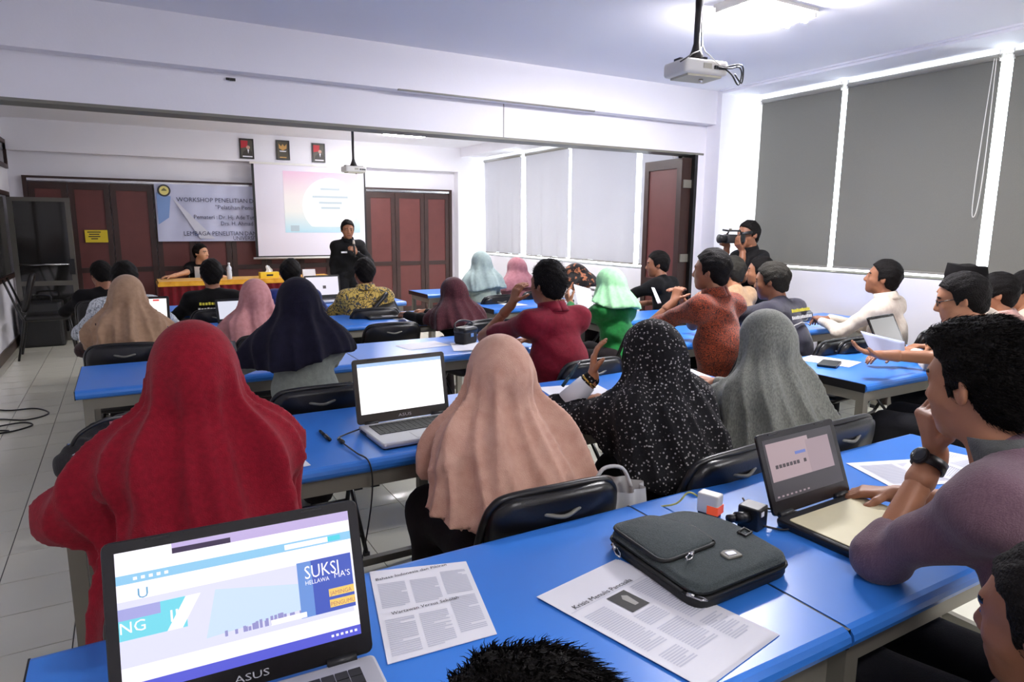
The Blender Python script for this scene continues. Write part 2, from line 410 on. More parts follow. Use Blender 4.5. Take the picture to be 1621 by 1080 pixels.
# ceiling lamps: one in view, the others added to light the hall -----------------------------------------------------
M_refl = mat('lamp_reflector', rgb(225, 225, 225), .35)
def lamp(x, y, watt, label):
    e = empty('ceiling_lamp', (x, y, ZC), 0, label, 'ceiling lamp', 'fluorescent ceiling lamps')
    f = MB(); f.box(-.30, .30, -.14, -.125, -.02, 0); f.box(-.30, .30, .125, .14, -.02, 0); f.box(-.30, -.285, -.125, .125, -.05, 0); f.box(.285, .30, -.125, .125, -.05, 0)
    f.build('lamp_frame', M_white, e)
    r = MB(); r.box(-.285, .285, -.125, .125, -.008, 0); r.prism([(-.285, -.012), (.285, -.012), (.285, .012), (-.285, .012)], -.035, -.008); r.build('reflector', M_refl, e)
    for yy in (-.065, .065): MB().tube([(-.285, yy, -.055), (.285, yy, -.055)], .014, 10).build('lamp_tube', emis('fluorescent_tube_%d' % round(watt), (1, .97, 1, 1), TUBE*watt/LAMP_W['near']), e, True)
    ld = bpy.data.lights.new('lamp_light', 'AREA'); ld.shape = 'RECTANGLE'; ld.size = .56; ld.size_y = .24; ld.energy = watt; ld.color = (1, .97, 1)
    lo = bpy.data.objects.new('lamp_light', ld); col.objects.link(lo); lo.parent = e; lo.location = (0, 0, -.085)
lamp(3.49, 3.0, LAMP_W['near']*1.15, 'twin tube fluorescent ceiling lamp above the window side tables')
lamp(3.49, -.6, LAMP_W['near']*.55, 'twin tube fluorescent ceiling lamp at the rear of the hall by the windows')  # unseen, added to light the near half from behind the camera
lamp(.6, -.6, LAMP_W['near']*.25, 'twin tube fluorescent ceiling lamp at the rear of the hall by the left wall')  # added out of view as weak light from the rear left
lamp(3.6, 6.8, LAMP_W['far'], 'twin tube fluorescent ceiling lamp behind the beam, front half window side')  # added out of sight behind the beam to brighten the front half
lamp(3.6, 9.4, LAMP_W['far'], 'twin tube fluorescent ceiling lamp near the projection screen, window side')  # second unseen lamp added to brighten the front half
lamp(.8, 8.2, LAMP_W['far']*.2, 'twin tube fluorescent ceiling lamp over the front half, door side')  # dim unseen lamp added to light the door side

# ================================================================== FURNITURE
def make_table(W, D, label, x0, ynear, group='blue topped seminar tables'):
    e = empty('seminar_table', (x0, ynear, 0), 0, label, 'table', group)
    t = .045
    # top with a bullnose on the long sides
    prof = [(0, .75-t), (-.0, .75-t)]
    sec = []
    for k in range(7):
        a = -PI/2-PI*k/6; sec.append((t/2+math.cos(a)*t/2, .75-t/2+math.sin(a)*t/2))
    sec2 = [(D-y, z) for y, z in reversed(sec)]
    loop = sec+sec2
    n = len(loop); m = MB()
    vs = [(x, y, z) for x in (.004, W-.004) for y, z in loop]
    fs = [tuple(range(n)), tuple(range(n, 2*n))[::-1]]+[(i, i+n, (i+1) % n+n, (i+1) % n) for i in range(n)]
    m.add(vs, fs); o = m.build('tabletop', M_blue, e)
    for x in (0, W-.004): MB().box(x, x+.004, .01, D-.01, .75-t, .752-.004).build('edge_band', M_blackp, e)
    a = MB(); h = .055; z1 = .75-t; z0 = z1-h; q = .03
    a.box(q, W-q, q, q+.028, z0, z1); a.box(q, W-q, D-q-.028, D-q, z0, z1)
    a.box(q, q+.028, q+.028, D-q-.028, z0, z1); a.box(W-q-.028, W-q, q+.028, D-q-.028, z0, z1)
    a.build('apron', M_steel, e)
    for x in (q, W-q-.042):
        for y in (q, D-q-.042):
            l = MB().box(x, x+.042, y, y+.042, .02, z0).build('leg', M_steel, e)
            MB().box(x-.003, x+.045, y-.003, y+.045, 0, .03).build('foot_cap', M_blackp, l)
    for x in (q+.008, W-q-.034): MB().box(x, x+.026, q+.042, D-q-.042, .12, .15).build('stretcher', M_steel, e)
    MB().box(q+.03, W-q-.03, D-q-.20, D-q-.17, .12, .15).build('stretcher', M_steel, e)
    return e
TW = 1.375
tabs = [  # x0, ynear, width, depth, label
 (-.21, .69, TW, .69, 'blue table with the open laptop showing a web page and loose newspaper copies'),
 (-.21+TW, .69, TW, .69, 'blue table under the dark laptop bag and the man resting chin on fist'),
 (-.235, 2.06, TW, .70, 'blue table in front of the woman in the crimson hijab'),
 (-.235+TW, 2.06, TW+.1, .70, 'blue table in front of the women in dotted and grey hijabs'),
 (-.26, 3.60, TW, .66, 'blue table in front of the woman in the navy hijab'),
 (-.26+TW, 3.60, TW, .66, 'blue table in front of the man in the dark red shirt'),
 (-.30, 5.04, TW, .66, 'blue table in front of the women in tan and pink hijabs'),
 (-.30+TW, 5.04, TW, .66, 'blue table where the woman in the maroon hijab is writing'),
 (-.30, 6.42, TW, .66, 'blue table in front of the man with the lettered black jacket'),
 (-.30+TW, 6.42, TW, .66, 'blue table in front of the man in yellow batik'),
 (3.15, 1.93, 1.35, .66, 'blue table under the sheet held by the man with glasses'),
 (3.12, 3.22, 1.2, .66, 'blue table in front of the man in brown and orange batik'),
 (4.32, 3.22, 1.2, .66, 'blue table in front of the man in the cream shirt'),
 (3.35, 4.25, 1.35, .50, 'blue table between the woman in green and the man in black by the folded doors'),
 (2.92, 5.42, 1.4, .60, 'blue table just behind the chair of the woman in the pale mint hijab'),
 (2.90, 6.95, 1.4, .60, 'blue table nearest the front doors, in front of the woman in pale mint'),
]
for x0, y0, W, D, lb in tabs: make_table(W, D, lb, x0, y0)

def make_chair():
    e = empty('folding_chair', (0, 0, 0), 0, 'x', 'chair', 'black folding chairs')
    # frame loop: front feet up to and around the top of the back
    side = lambda s: [(s*.20, .20, .02), (s*.20, .02, .40), (s*.205, -.10, .56), (s*.205, -.185, .74), (s*.185, -.205, .80), (s*.14, -.213, .822)]
    pts = side(-1)+[(0, -.222, .828)]+side(1)[::-1]
    MB().tube(arc(pts, 5), .0115, 8).build('back_frame', M_blackm, e, True)
    for s in (-1, 1):
        MB().tube([(s*.175, -.24, .02), (s*.175, .12, .43)], .0105, 8).build('leg', M_blackm, e, True)
        for q in ((s*.20, .20), (s*.175, -.24)): MB().tube([(q[0], q[1], 0), (q[0], q[1], .03)], .015, 8).build('foot_cap', M_blackp, e)
    MB().tube([(-.20, .14, .14), (.20, .14, .14)], .009, 8).build('stretcher', M_blackm, e, True)
    MB().tube([(-.175, -.18, .09), (.175, -.18, .09)], .009, 8).build('stretcher', M_blackm, e, True)
    m = MB(); m.prism(rrect(-.205, .205, -.19, .22, .07, 5), .415, .465, .02); m.build('seat', M_black, e, True)
    # curved padded back
    out = rrect(-.203, .203, -.15, .15, .075, 6)
    b = MB(); N = len(out)
    def back(x, zz, off):
        y = -.175-.05*(zz+.135)/.27-.02*(1-(x/.2)**2)+off
        return (x, y+.012, .675+zz)
    vs = []
    for sc_, off in ((.86, .024), (.97, .016), (1, .0), (.97, -.018), (.86, -.028)):
        for x, z in out: vs.append(back(x*sc_ if sc_ < 1 else x, z*sc_ if sc_ < 1 else z, off))
    vs += [back(0, 0, .03), back(0, 0, -.036)]
    fs = []
    for k in range(4):
        for i in range(N): j = (i+1) % N; fs.append((k*N+i, (k+1)*N+i, (k+1)*N+j, k*N+j))
    fs += [(5*N, i, (i+1) % N) for i in range(N)]+[(5*N+1, 4*N+(i+1) % N, 4*N+i) for i in range(N)]
    b.add(vs, fs); b.build('backrest', M_black, e, True)
    # grey crescent standing in for the highlight near the back's top
    MB().tube(arc([(-.055, -.247, .772), (0, -.262, .762), (.055, -.247, .772)], 5), .006, 6).build('highlight_crescent', M_grey, e, True)
    return e
chair0 = make_chair(); chair_used = [False]
def chair(x, y, yaw, label):
    if not chair_used[0]: o = chair0; chair_used[0] = True
    else: o = copy_tree(chair0)
    o.location = (x, y, 0); o.rotation_euler = (0, 0, yaw); o['label'] = label
    return o

# stacking armless chair by the left wall, dark loudspeaker case behind it
e = empty('visitor_chair', (-.83, 9.25, 0), R(-88), 'empty black steel visitor chair with a leaning back beside the glazed door', 'chair')
m = MB(); m.prism(rrect(-.23, .23, -.22, .23, .06, 4), .43, .49, .02); m.build('seat', M_black, e, True)
m = MB(); Mx = Matrix.Translation((0, -.22, .47)) @ Matrix.Rotation(R(-76), 4, 'X') @ Matrix.Identity(4)
m.prism(rrect(-.22, .22, -.50, -.06, .07, 4), -.025, .025, .015, Matrix.Translation((0, -.23, .47)) @ Matrix.Rotation(R(-105), 4, 'X')); m.build('backrest', M_black, e, True)
for s in (-1, 1):
    MB().tube([(s*.21, .19, .44), (s*.23, .25, 0)], .012, 8).build('leg', M_blackm, e, True)
    MB().tube(arc([(s*.21, -.36, .90), (s*.215, -.24, .50), (s*.22, -.22, .42), (s*.23, -.30, 0)], 4), .012, 8).build('leg', M_blackm, e, True)
MB().tube([(-.21, .19, .40), (.21, .19, .40)], .01, 8).build('stretcher', M_blackm, e, True)
e = empty('loudspeaker_case', (-.98, 10.1, 0), 0, 'black loudspeaker case standing on the floor behind the empty visitor chair', 'loudspeaker')
MB().prism(rrect(-.22, .24, -.18, .18, .04, 3), 0, .55, .02).build('cabinet', M_blackp, e)
MB().prism(rrect(-.18, .20, -.24, .24, .03, 3), -.005, .008, .0, Matrix.Translation((0, -.182, .28)) @ Matrix.Rotation(R(90), 4, 'X')).build('grille', mat('speaker_grille', rgb(30, 30, 30), .7, bump=.4, bscale=300), e)
MB().tube(arc([(-.12, 0, .55), (-.1, 0, .62), (.1, 0, .62), (.12, 0, .55)], 5), .012, 6).build('handle', M_blackp, e, True)

# head table with draped cloth
M_red = fabric('maroon_skirting', rgb(120, 18, 30), rgb(96, 12, 22), 'plain', 12)
M_yel = fabric('golden_cloth', rgb(236, 180, 60), rgb(214, 150, 40), 'plain', 12)
e = empty('head_table', (.34, 9.85, 0), 0, 'long head table with golden top cloth and pleated maroon skirt before the screen', 'table')
WH, DH2 = 2.3, .6
MB().box(0, WH, 0, DH2, .735, .762).build('table_cloth', M_yel, e)
def skirt(u, v):
    s = u*(WH+2*DH2)
    amp = .012*(1+v)
    if s < DH2: p = (0-amp*math.sin(s*60), DH2-s)
    elif s < DH2+WH: p = (s-DH2, 0-amp*math.sin(s*60))
    else: p = (WH+amp*math.sin(s*60), s-DH2-WH)
    return (p[0], p[1], .735-v*.72)
m = MB(); m.grid(skirt, 300, 2); m.build('skirt', M_red, e, True)
MB().box(-.012, WH+.012, -.014, DH2, .70, .735).build('trim_band', M_yel, e)
for x in (.03, WH-.07):
    for y in (.04, DH2-.08): MB().box(x, x+.04, y, y+.04, 0, .735).build('leg', M_steel, e)

# items on the head table
e = empty('tissue_box', (1.74, 9.98, .762), R(3), 'yellow tissue box with a white tissue pulled up on the head table', 'tissue box')
MB().prism(rrect(-.13, .13, -.06, .06, .01, 2), 0, .085, .004).build('carton', mat('yellow_carton', rgb(240, 200, 40), .5), e)
m = MB(); m.grid(lambda u, v: ((u-.5)*(.10-.05*v)+.012*math.sin(v*5), .01*math.sin(u*9+v*3), .083+.10*v*(1-.25*abs(u-.4))), 8, 6); m.build('tissue', M_paper, e, True)
MB().box(-.045, .045, -.0615, -.06, .032, .056).build('printed_mark', M_ink, e)
def bottle(x, y, z, label):
    e = empty('water_bottle', (x, y, z), 0, label, 'bottle')
    MB().lathe([(.03, 0), (.033, .01), (.033, .11), (.028, .12), (.033, .13), (.032, .16), (.014, .19), (.014, .205)], 14).build('bottle_body', mat('clear_plastic', rgb(214, 218, 226), .15), e, True)
    MB().lathe([(.016, .203), (.016, .225), (.012, .228)], 12).build('cap', mat('bottle_cap', rgb(235, 235, 240), .4), e, True)
bottle(1.22, 9.98, .762, 'clear water bottle on the head table beside the seated man in black and white')
e = empty('name_card', (2.30, 9.98, .762), 0, 'folded white name card on the head table near the presenter', 'card')
MB().add([(-.09, -.04, 0), (.09, -.04, 0), (.09, 0, .11), (-.09, 0, .11), (.09, .04, 0), (-.09, .04, 0)], [(0, 1, 2, 3), (3, 2, 4, 5)]).build('card_sheet', M_paper, e)

# ------------------------------------------------------------------ front wall things
# projection screen
e = empty('projection_screen', (1.72, 10.83, 0), 0, 'white pull down projection screen showing a pale slide', 'screen')
SW = 1.74; Z0, Z1 = 1.0, 2.405
M_scr = mat('screen_fabric', rgb(228, 224, 236), .8)
MB().box(0, SW, 0, .004, Z0, Z1).build('screen_sheet', M_scr, e)
MB().box(.0, .035, -.002, .0, Z0+.02, Z1).build('side_border', M_blackp, e); MB().box(SW-.03, SW, -.002, .0, Z0+.02, Z1).build('side_border', M_blackp, e)
MB().box(0, SW, -.002, .0, Z0+.012, Z0+.035).build('bottom_border', M_blackp, e)
MB().tube([(-.04, .0, Z0), (SW+.04, .0, Z0)], .017, 10).build('weight_bar', M_white, e, True)
MB().box(-.02, SW+.02, -.012, .03, Z1, Z1+.03).build('screen_housing', M_white, e)
# projected slide: projector light put in as a glowing gradient and white disc
def slide_mat():
    m = bpy.data.materials.new('projected_slide'); m.use_nodes = True; nt = m.node_tree; b = nt.nodes['Principled BSDF']
    tc = nt.nodes.new('ShaderNodeTexCoord'); sp = nt.nodes.new('ShaderNodeSeparateXYZ'); nt.links.new(tc.outputs['Generated'], sp.inputs[0])
    r = nt.nodes.new('ShaderNodeValToRGB'); el = r.color_ramp.elements
    el[0].position = 0; el[0].color = rgb(150, 222, 246); el[1].position = 1; el[1].color = rgb(244, 170, 216)
    x = el.new(.35); x.color = rgb(250, 246, 238); x = el.new(.6); x.color = rgb(255, 238, 236)
    nt.links.new(sp.outputs['Z'], r.inputs['Fac'])
    b.inputs['Base Color'].default_value = (.3, .3, .3, 1)
    nt.links.new(r.outputs['Color'], b.inputs['Emission Color']); b.inputs['Emission Strength'].default_value = .6
    return m
s = MB().box(.45, 1.63, -.004, -.001, 1.39, 2.32).build('projected_slide', slide_mat(), e)
m = MB(); N = 40; c = (1.16, 1.80); pts = []
for k in range(N):
    a = 2*PI*k/N; x = c[0]+.44*math.cos(a); z = c[1]+.44*math.sin(a); pts.append((max(.45, min(1.63, x)), -.0055, max(1.48, min(2.32, z))))
m.add(pts, [tuple(range(N))]); m.build('slide_disc', emis('slide_white', (1, 1, 1, 1), 1.0), s)
M_faint = emis('slide_text', rgb(214, 226, 236), .9)
for k, (wd, z) in enumerate(((.30, 2.05), (.56, 1.93), (.36, 1.84), (.30, 1.76))):
    MB().box(c[0]-wd/2, c[0]+wd/2, -.0075, -.006, z, z+.03).build('slide_text_line', M_faint, s)
m = MB(); m.box(.53, .66, -.007, -.0055, 1.41, 1.50); m.build('slide_picture', emis('slide_pic', rgb(190, 206, 216), .9), s)

# banner
e = empty('banner', (.42, 10.96, 0), 0, 'pale blue workshop banner hung across the maroon folding doors', 'banner')
M_ban = mat('banner_vinyl', rgb(196, 200, 226), .45, var=.07, scale=4)
BW = 2.9; m = MB(); m.grid(lambda u, v: (BW*u, .012*math.sin(u*22)*math.sin(v*PI)+.006*math.sin(u*61+v*4), 2.075-.815*v), 90, 8); m.build('banner_sheet', M_ban, e, True)
m = MB(); m.add([(.02, -.022, 1.95), (.2, -.022, 1.9), (.16, -.022, 1.6), (.02, -.022, 1.5)], [(0, 3, 2, 1)]); m.build('banner_swash', mat('banner_blue', rgb(128, 160, 214), .5), e)
m = MB(); m.add([(.22, -.0225, 1.88), (.55, -.0225, 1.30), (.75, -.0225, 1.30), (.30, -.0225, 1.80)], [(0, 1, 2, 3)]); m.build('banner_swash', mat('banner_grey', rgb(206, 208, 222), .5), e)
lg = MB().lathe([(.085, 0), (.085, .004)], 28, M=lookM((.12, -.026, 1.98), (1, 0, 0), (0, 0, 1))); lg.build('emblem_ring', mat('emblem_dark', rgb(52, 52, 60), .5), e)
MB().lathe([(.062, 0), (.062, .007)], 28, M=lookM((.12, -.026, 1.98), (1, 0, 0), (0, 0, 1))).build('emblem_disc', mat('emblem_yellow', rgb(226, 214, 130), .5), e)
MB().add([(.085, -.034, 1.975), (.155, -.034, 1.975), (.15, -.034, 1.99), (.12, -.034, 2.015), (.09, -.034, 1.99)], [(0, 1, 2, 3, 4)]).build('emblem_shield', mat('emblem_olive', rgb(120, 112, 62), .5), e)
M_bt = mat('banner_ink', rgb(52, 58, 92), .6)
for body, size, x, z, al, sq in (('WORKSHOP PENELITIAN DAN PENGABDIAN', .088, .27, 1.83, 'LEFT', .98), ('"Pelatihan Penulisan', .085, .78, 1.73, 'LEFT', 1.02),
                                 ('Pemateri : Dr. Hj. Ade Tuti Nur', .085, .48, 1.585, 'LEFT', .93), ('Drs. H. Ahmad Bada', .082, .84, 1.495, 'LEFT', .93),
                                 ('LEMBAGA PENELITIAN DAN PENGABDIAN', .088, .33, 1.345, 'LEFT', .93), ('UNIVERSITAS M', .085, 1.0, 1.275, 'LEFT', .85)):
    cx_ = x
    for wd in body.split(' '):
        o = text('lettering', wd, size, M_bt, e, None, al, sq); wv = max(v_.co.x for v_ in o.data.vertices)
        o.data.transform(lookM((cx_, -.026, z), (1, 0, 0), (0, 0, 1))); cx_ += wv+size*.28*sq

# portraits
def frame_pic(x, z, label, kind):
    e = empty('framed_picture', (x, 10.895, z), 0, label, 'picture', 'framed pictures on the beam above the screen')
    W, H = .20, .29
    f = MB(); t = .018
    f.box(-W/2, W/2, -.02, 0, 0, t); f.box(-W/2, W/2, -.02, 0, H-t, H); f.box(-W/2, -W/2+t, -.02, 0, t, H-t); f.box(W/2-t, W/2, -.02, 0, t, H-t)
    f.build('frame', M_blackp, e)
    bgc = rgb(84, 82, 70) if kind == 'p' else rgb(70, 64, 48)
    p = MB().box(-W/2+t, W/2-t, -.012, -.002, t, H-t).build('print', mat('print_'+kind, bgc, .5, var=.2, scale=30), e)
    if kind == 'p':
        MB().add([(-.08, -.0135, .26), (-.08, -.0135, .15), (.01, -.0135, .17), (.02, -.0135, .26)], [(0, 1, 2, 3)]).build('red_field', mat('print_red', rgb(190, 40, 50), .5), p)
        MB().add([(-.07, -.014, .04), (.075, -.014, .04), (.075, -.014, .10), (.04, -.014, .135), (.0, -.014, .135), (-.05, -.014, .10)], [(0, 1, 2, 3, 4, 5)]).build('dark_suit', mat('print_suit', rgb(58, 52, 48), .5), p)
        MB().lathe([(.026, 0), (.026, .002)], 14, M=lookM((.02, -.0145, .165), (1, 0, 0), (0, 0, 1))).build('plain_face', mat('print_face', rgb(204, 160, 140), .5), p)
        MB().add([(.008, -.0165, .135), (.02, -.0165, .075), (.034, -.0165, .135)], [(0, 1, 2)]).build('shirt_front', M_paper, p)
        MB().box(-.06, .075, -.0165, -.0145, .025, .042).build('caption', M_paper, p)
    else:
        MB().add([(-.06, -.0135, .24), (-.055, -.0135, .17), (0, -.0135, .14), (.055, -.0135, .17), (.06, -.0135, .24), (.025, -.0135, .20), (0, -.0135, .235), (-.025, -.0135, .20)], [(0, 1, 2, 3, 4, 5, 6, 7)]).build('golden_emblem', mat('print_gold', rgb(196, 150, 80), .5), p)
        MB().add([(-.055, -.0145, .135), (.055, -.0145, .135), (.04, -.0145, .12), (-.04, -.0145, .12)], [(0, 3, 2, 1)]).build('ribbon', M_paper, p)
        MB().box(-.05, .05, -.0145, -.0125, .03, .045).build('caption', mat('print_gold', rgb(196, 150, 80), .5), p)
frame_pic(1.68, 2.475, 'framed portrait print with red field, the one farthest from the windows', 'p')
frame_pic(2.20, 2.485, 'framed golden emblem print between the two portraits', 'g')
frame_pic(2.74, 2.475, 'framed portrait print with red field, beside the ceiling projector pole', 'p')
# yellow notice on the doors
e = empty('notice_sign', (-.47, 10.995, 1.25), 0, 'yellow notice sheet with small dark lines fixed to the maroon folding door', 'sign')
MB().box(0, .27, -.004, 0, 0, .17).build('sign_sheet', mat('yellow_sheet', rgb(222, 196, 40), .6), e)
for k, (x0, x1) in enumerate(((.03, .19), (.05, .17), (.04, .18), (.07, .15))): MB().box(x0, x1, -.006, -.004, .135-.03*k, .148-.03*k).build('print_line', M_ink, e)
# small sensor on the head wall
e = empty('wall_hook', (.713, 5.12, 2.49), 0, 'small dark hook on the pale wall above the partition opening', 'hook')
MB().box(-.03, .03, -.012, 0, -.008, .008).box(-.008, .028, -.022, -.012, -.012, .004).build('hook_body', M_dark, e)

# ------------------------------------------------------------------ projectors
def projector(x, y, z, sc_, label, yaw, cables=True):
    e = empty('ceiling_projector', (x, y, z), yaw, label, 'projector', 'ceiling projectors'); e.scale = (sc_,)*3
    L = (ZC-z)/sc_
    m = MB(); m.prism(rrect(-.165, .165, -.12, .12, .03, 4), .0, .085, .018); m.build('projector_body', M_white, e, True)
    MB().box(-.12, .13, -.09, .09, -.012, .002).build('bottom_plate', mat('beige_plate', rgb(196, 192, 172), .5), e)
    MB().lathe([(.012, -.03), (.014, -.012)], 10, c=(.03, -.02, 0)).build('foot_screw', M_chrome, e, True)
    MB().lathe([(.035, 0), (.035, .03), (.028, .034)], 18, M=lookM((-.09, .118, .045), (-1, 0, 0), (0, 0, 1))).build('lens', M_blackp, e, True)
    MB().box(-.03, .03, -.124, -.119, .03, .06).build('vent', mat('vent_grey', rgb(180, 176, 160), .6), e)
    for x_ in (.05, .085, .115): MB().box(x_, x_+.026, -.132, -.118, .03, .05).build('socket', M_blackp, e)
    m = MB(); m.box(-.13, .13, -.012, .012, .085, .1); m.box(-.012, .012, -.1, .1, .085, .1)
    for s_ in (-1, 1): m.box(s_*.13-.012, s_*.13+.012, -.03, .03, .085, .10)
    m.build('mount_plate', M_blackm, e)
    MB().lathe([(.055, .1), (.03, .16), (.02, .20), (.02, L)], 12).build('pole', mat('pole_black', rgb(26, 22, 22), .5), e, True)
    MB().lathe([(.06, L-.012), (.06, L)], 14).build('ceiling_flange', M_blackm, e)
    if cables:
        MB().tube(arc([(.06, -.13, .04), (.13, -.17, .03), (.21, -.15, .05), (.26, -.12, .02), (.23, -.13, -.05), (.16, -.15, .0), (.10, -.14, .04)], 6), .005, 6).build('cable', M_blackp, e, True)
        MB().tube(arc([(.11, -.13, .04), (.20, -.16, .06), (.27, -.12, .05), (.28, -.1, -.03), (.2, -.13, .01)], 6), .005, 6).build('cable', M_blackp, e, True)
        MB().tube(arc([(.02, .0, .35), (.0, -.05, .17), (-.1, -.1, .11), (-.2, -.12, .05)], 6), .004, 6).build('cable', M_blackp, e, True)
        MB().tube(arc([(.015, -.02, .5), (.018, -.03, .2), (.03, -.11, .1), (.09, -.13, .05)], 6), .004, 6).build('cable', M_white, e, True)
    return e
projector(2.93, 3.0, 2.37, .92, 'white ceiling projector with tangled black cables on a black pole over the near tables', R(-8))
projector(2.66, 8.8, 2.19, .85, 'small white ceiling projector hanging in front of the projection screen', R(4), False)

# ------------------------------------------------------------------ laptops
def laptop(x, y, yaw, tilt, W, label, base_m, lid_m, screen, key_m=M_key, cover=False, logo=None, D=None, HL=None, z=.7505, group='open laptops'):
    D = D or W*.68; HL = HL or W*.64
    e = empty('laptop', (x, y, z), yaw, label, 'laptop', group)
    m = MB(); m.prism(rrect(-W/2, W/2, -D, 0, .012, 3), .004, .022, .006); m.build('base', base_m, e, False)
    b2 = MB(); b2.prism(rrect(-W/2+.002, W/2-.002, -D+.002, -.002, .012, 3), .0, .010, .002); b2.build('underside', M_blackp, e)
    if cover:
        MB().prism(rrect(-W*.46, W*.46, -D*.95, -.03, .008, 2), .022, .025, .001).build('keyboard_cover', mat('cream_film', rgb(226, 218, 180), .4, var=.06, scale=14), e)
    else:
        kb = MB(); rows = 6; cols = 15; kw = W*.84/cols; kd = D*.46/rows
        for j in range(rows):
            for i in range(cols):
                if j == rows-1 and 4 <= i <= 7:
                    if i == 4: kb.box(-W*.42+i*kw+.001, -W*.42+(i+4)*kw-.001, -.03-(j+1)*kd+.001, -.03-j*kd-.001, .0215, .0245)
                    continue
                kb.box(-W*.42+i*kw+.001, -W*.42+(i+1)*kw-.001, -.03-(j+1)*kd+.001, -.03-j*kd-.001, .0215, .0245)
        tag(kb.build('keyboard', key_m, e), kind='stuff')
        MB().box(-W*.15, W*.13, -D*.94, -D*.66, .0215, .0228).build('touchpad', M_silver, e)
        MB().box(-W*.45, -W*.36, -D*.97, -D*.93, .0215, .0222).build('sticker', M_inkg, e)
    for s_ in (-.36, .36): MB().tube([(W*s_-.025, .002, .022), (W*s_+.025, .002, .022)], .009, 8).build('hinge', M_blackp, e, True)
    MB().box(-W/2-.0005, -W/2+.002, -D*.35, -D*.12, .006, .016).build('port', M_blackp, e)
    l = MB(); l.prism(rrect(-W/2, W/2, 0, HL, .012, 3), -.008, 0, .002)
    lid = l.build('lid', lid_m, e)
    lid.location = (0, .002, .022); lid.rotation_euler = (R(90)-tilt, 0, 0)   # local y up the lid, z towards the user
    bz = .018; sx0, sx1, sy0, sy1 = -W/2+bz, W/2-bz, .036, HL-bz
    MB().box(sx0, sx1, sy0, sy1, 0, .0006).build('screen', screen, lid)
    for s_ in (-.3, .3): MB().box(W*s_-.018, W*s_+.018, HL-.007, HL-.004, .0, .0025).build('rubber_bumper', M_blackp, lid)
    if logo: text('maker_lettering', logo, .016, M_silver, lid, Matrix.Translation((0, .011, .001)), 'CENTER', 1.5)
    return e, lid, (sx0, sx1, sy0, sy1)
def panel_on(lid, S, name, u0, u1, v0, v1, m, lv=1):
    x = lambda u: S[0]+(S[1]-S[0])*u; y = lambda v: S[2]+(S[3]-S[2])*v
    return MB().box(x(u0), x(u1), y(v0), y(v1), .0005, .0006+.0003*lv).build(name, m, lid)
M_lidb = mat('lid_black', rgb(18, 17, 19), .25)
M_lidg = mat('lid_grey', rgb(70, 68, 64), .3, metal=.4)
E_white = emis('screen_white', rgb(248, 244, 255), 1.15)
E = lambda n, r, g_, b, s=1.05: emis(n, rgb(r, g_, b), s)
# nearest laptop with the university web page
e, lid, S = laptop(.125, 1.06, R(-2.6), R(20), .402, 'open black laptop showing a bright web page on the blue table', M_silver, M_lidb, E_white, logo='ASUS', HL=.268)
pan = lambda *a, **k: panel_on(lid, S, *a, **k)
pan('tab_strip', .22, 1, .925, 1.0, E('scr_lilac', 196, 178, 226)); pan('tab_strip', .22, .46, .925, .965, E('scr_dark', 52, 36, 70), 2)
pan('header_bar', 0, 1, .77, .835, E('scr_cyan', 146, 204, 240)); pan('search_box', .69, .89, .782, .822, E_white, 2); pan('search_button', .89, .95, .782, .822, E('scr_teal', 84, 214, 232), 2)
for k in range(5): pan('social_icon', .065+.03*k, .08+.03*k, .79, .812, E_white, 2)
pan('photo_area', 0, .98, .19, .65, E('scr_pale', 226, 226, 252)); pan('left_panel', 0, .26, .38, .60, E('scr_turq', 118, 218, 236), 2); pan('left_band', 0, .16, .52, .60, E('scr_violet', 168, 168, 226), 3)
m = MB(); xq = lambda u: S[0]+(S[1]-S[0])*u; yq = lambda v: S[2]+(S[3]-S[2])*v
m.add([(xq(.26), yq(.60), .0014), (xq(.18), yq(.38), .0014), (xq(.24), yq(.38), .0014), (xq(.32), yq(.60), .0014)], [(0, 1, 2, 3)]); m.build('slanted_band', E_white, lid)
m = MB()
random.seed(3)
for k in range(26):
    u = .40+.34*random.random(); hh = .03+.07*random.random()*(u-.3)*2; m.box(xq(u), xq(u+.012), yq(.24), yq(.24+hh), .0012, .0014)
m.build('crowd_picture', E('scr_people', 152, 150, 206), lid)
m = MB(); m.add([(xq(.38), yq(.60), .0011), (xq(.33), yq(.26), .0011), (xq(.74), yq(.30), .0011), (xq(.74), yq(.50), .0011)], [(0, 1, 2, 3)]); m.build('building_picture', E('scr_bld', 206, 226, 250), lid)
pan('poster', .735, .99, .23, .66, E('scr_blue', 70, 92, 190), 2); pan('poster_edge', .735, .80, .23, .66, E('scr_lblue', 110, 150, 220), 3)
for k in range(2): pan('yellow_tag', .87, .99, .26+.085*k, .32+.085*k, E('scr_yellow', 244, 206, 110), 4)
pan('chat_box', .60, .76, .235, .275, E_white, 5)
pan('task_bar', 0, 1, 0, .075, E('scr_taskbar', 88, 92, 214), 2)
for k in range(6): pan('tray_icon', .86+.022*k, .872+.022*k, .03, .048, E_white, 3)
TX = lambda body, size, u, v, m_, sq=1., al='LEFT': text('screen_lettering', body, size, m_, lid, Matrix.Translation((xq(u), yq(v), .0032)), al, sq)
TX('U', .022, .075, .655, E('scr_text', 110, 170, 210), 1.1); TX('SUKSI', .031, .765, .525, E_white, .78); TX('HELLAWA', .010, .765, .478, E_white, .9); TX("MA'S", .0145, .90, .485, E_white, .95)
TX('NG', .024, .0, .43, E_white, 1.05); TX('III', .026, .19, .44, E_white, 1.2); TX('JAMINGA', .010, .875, .355, E('scr_ink', 190, 120, 110), .9); TX('PENGUMU', .010, .872, .27, E('scr_ink', 190, 120, 110), .9)
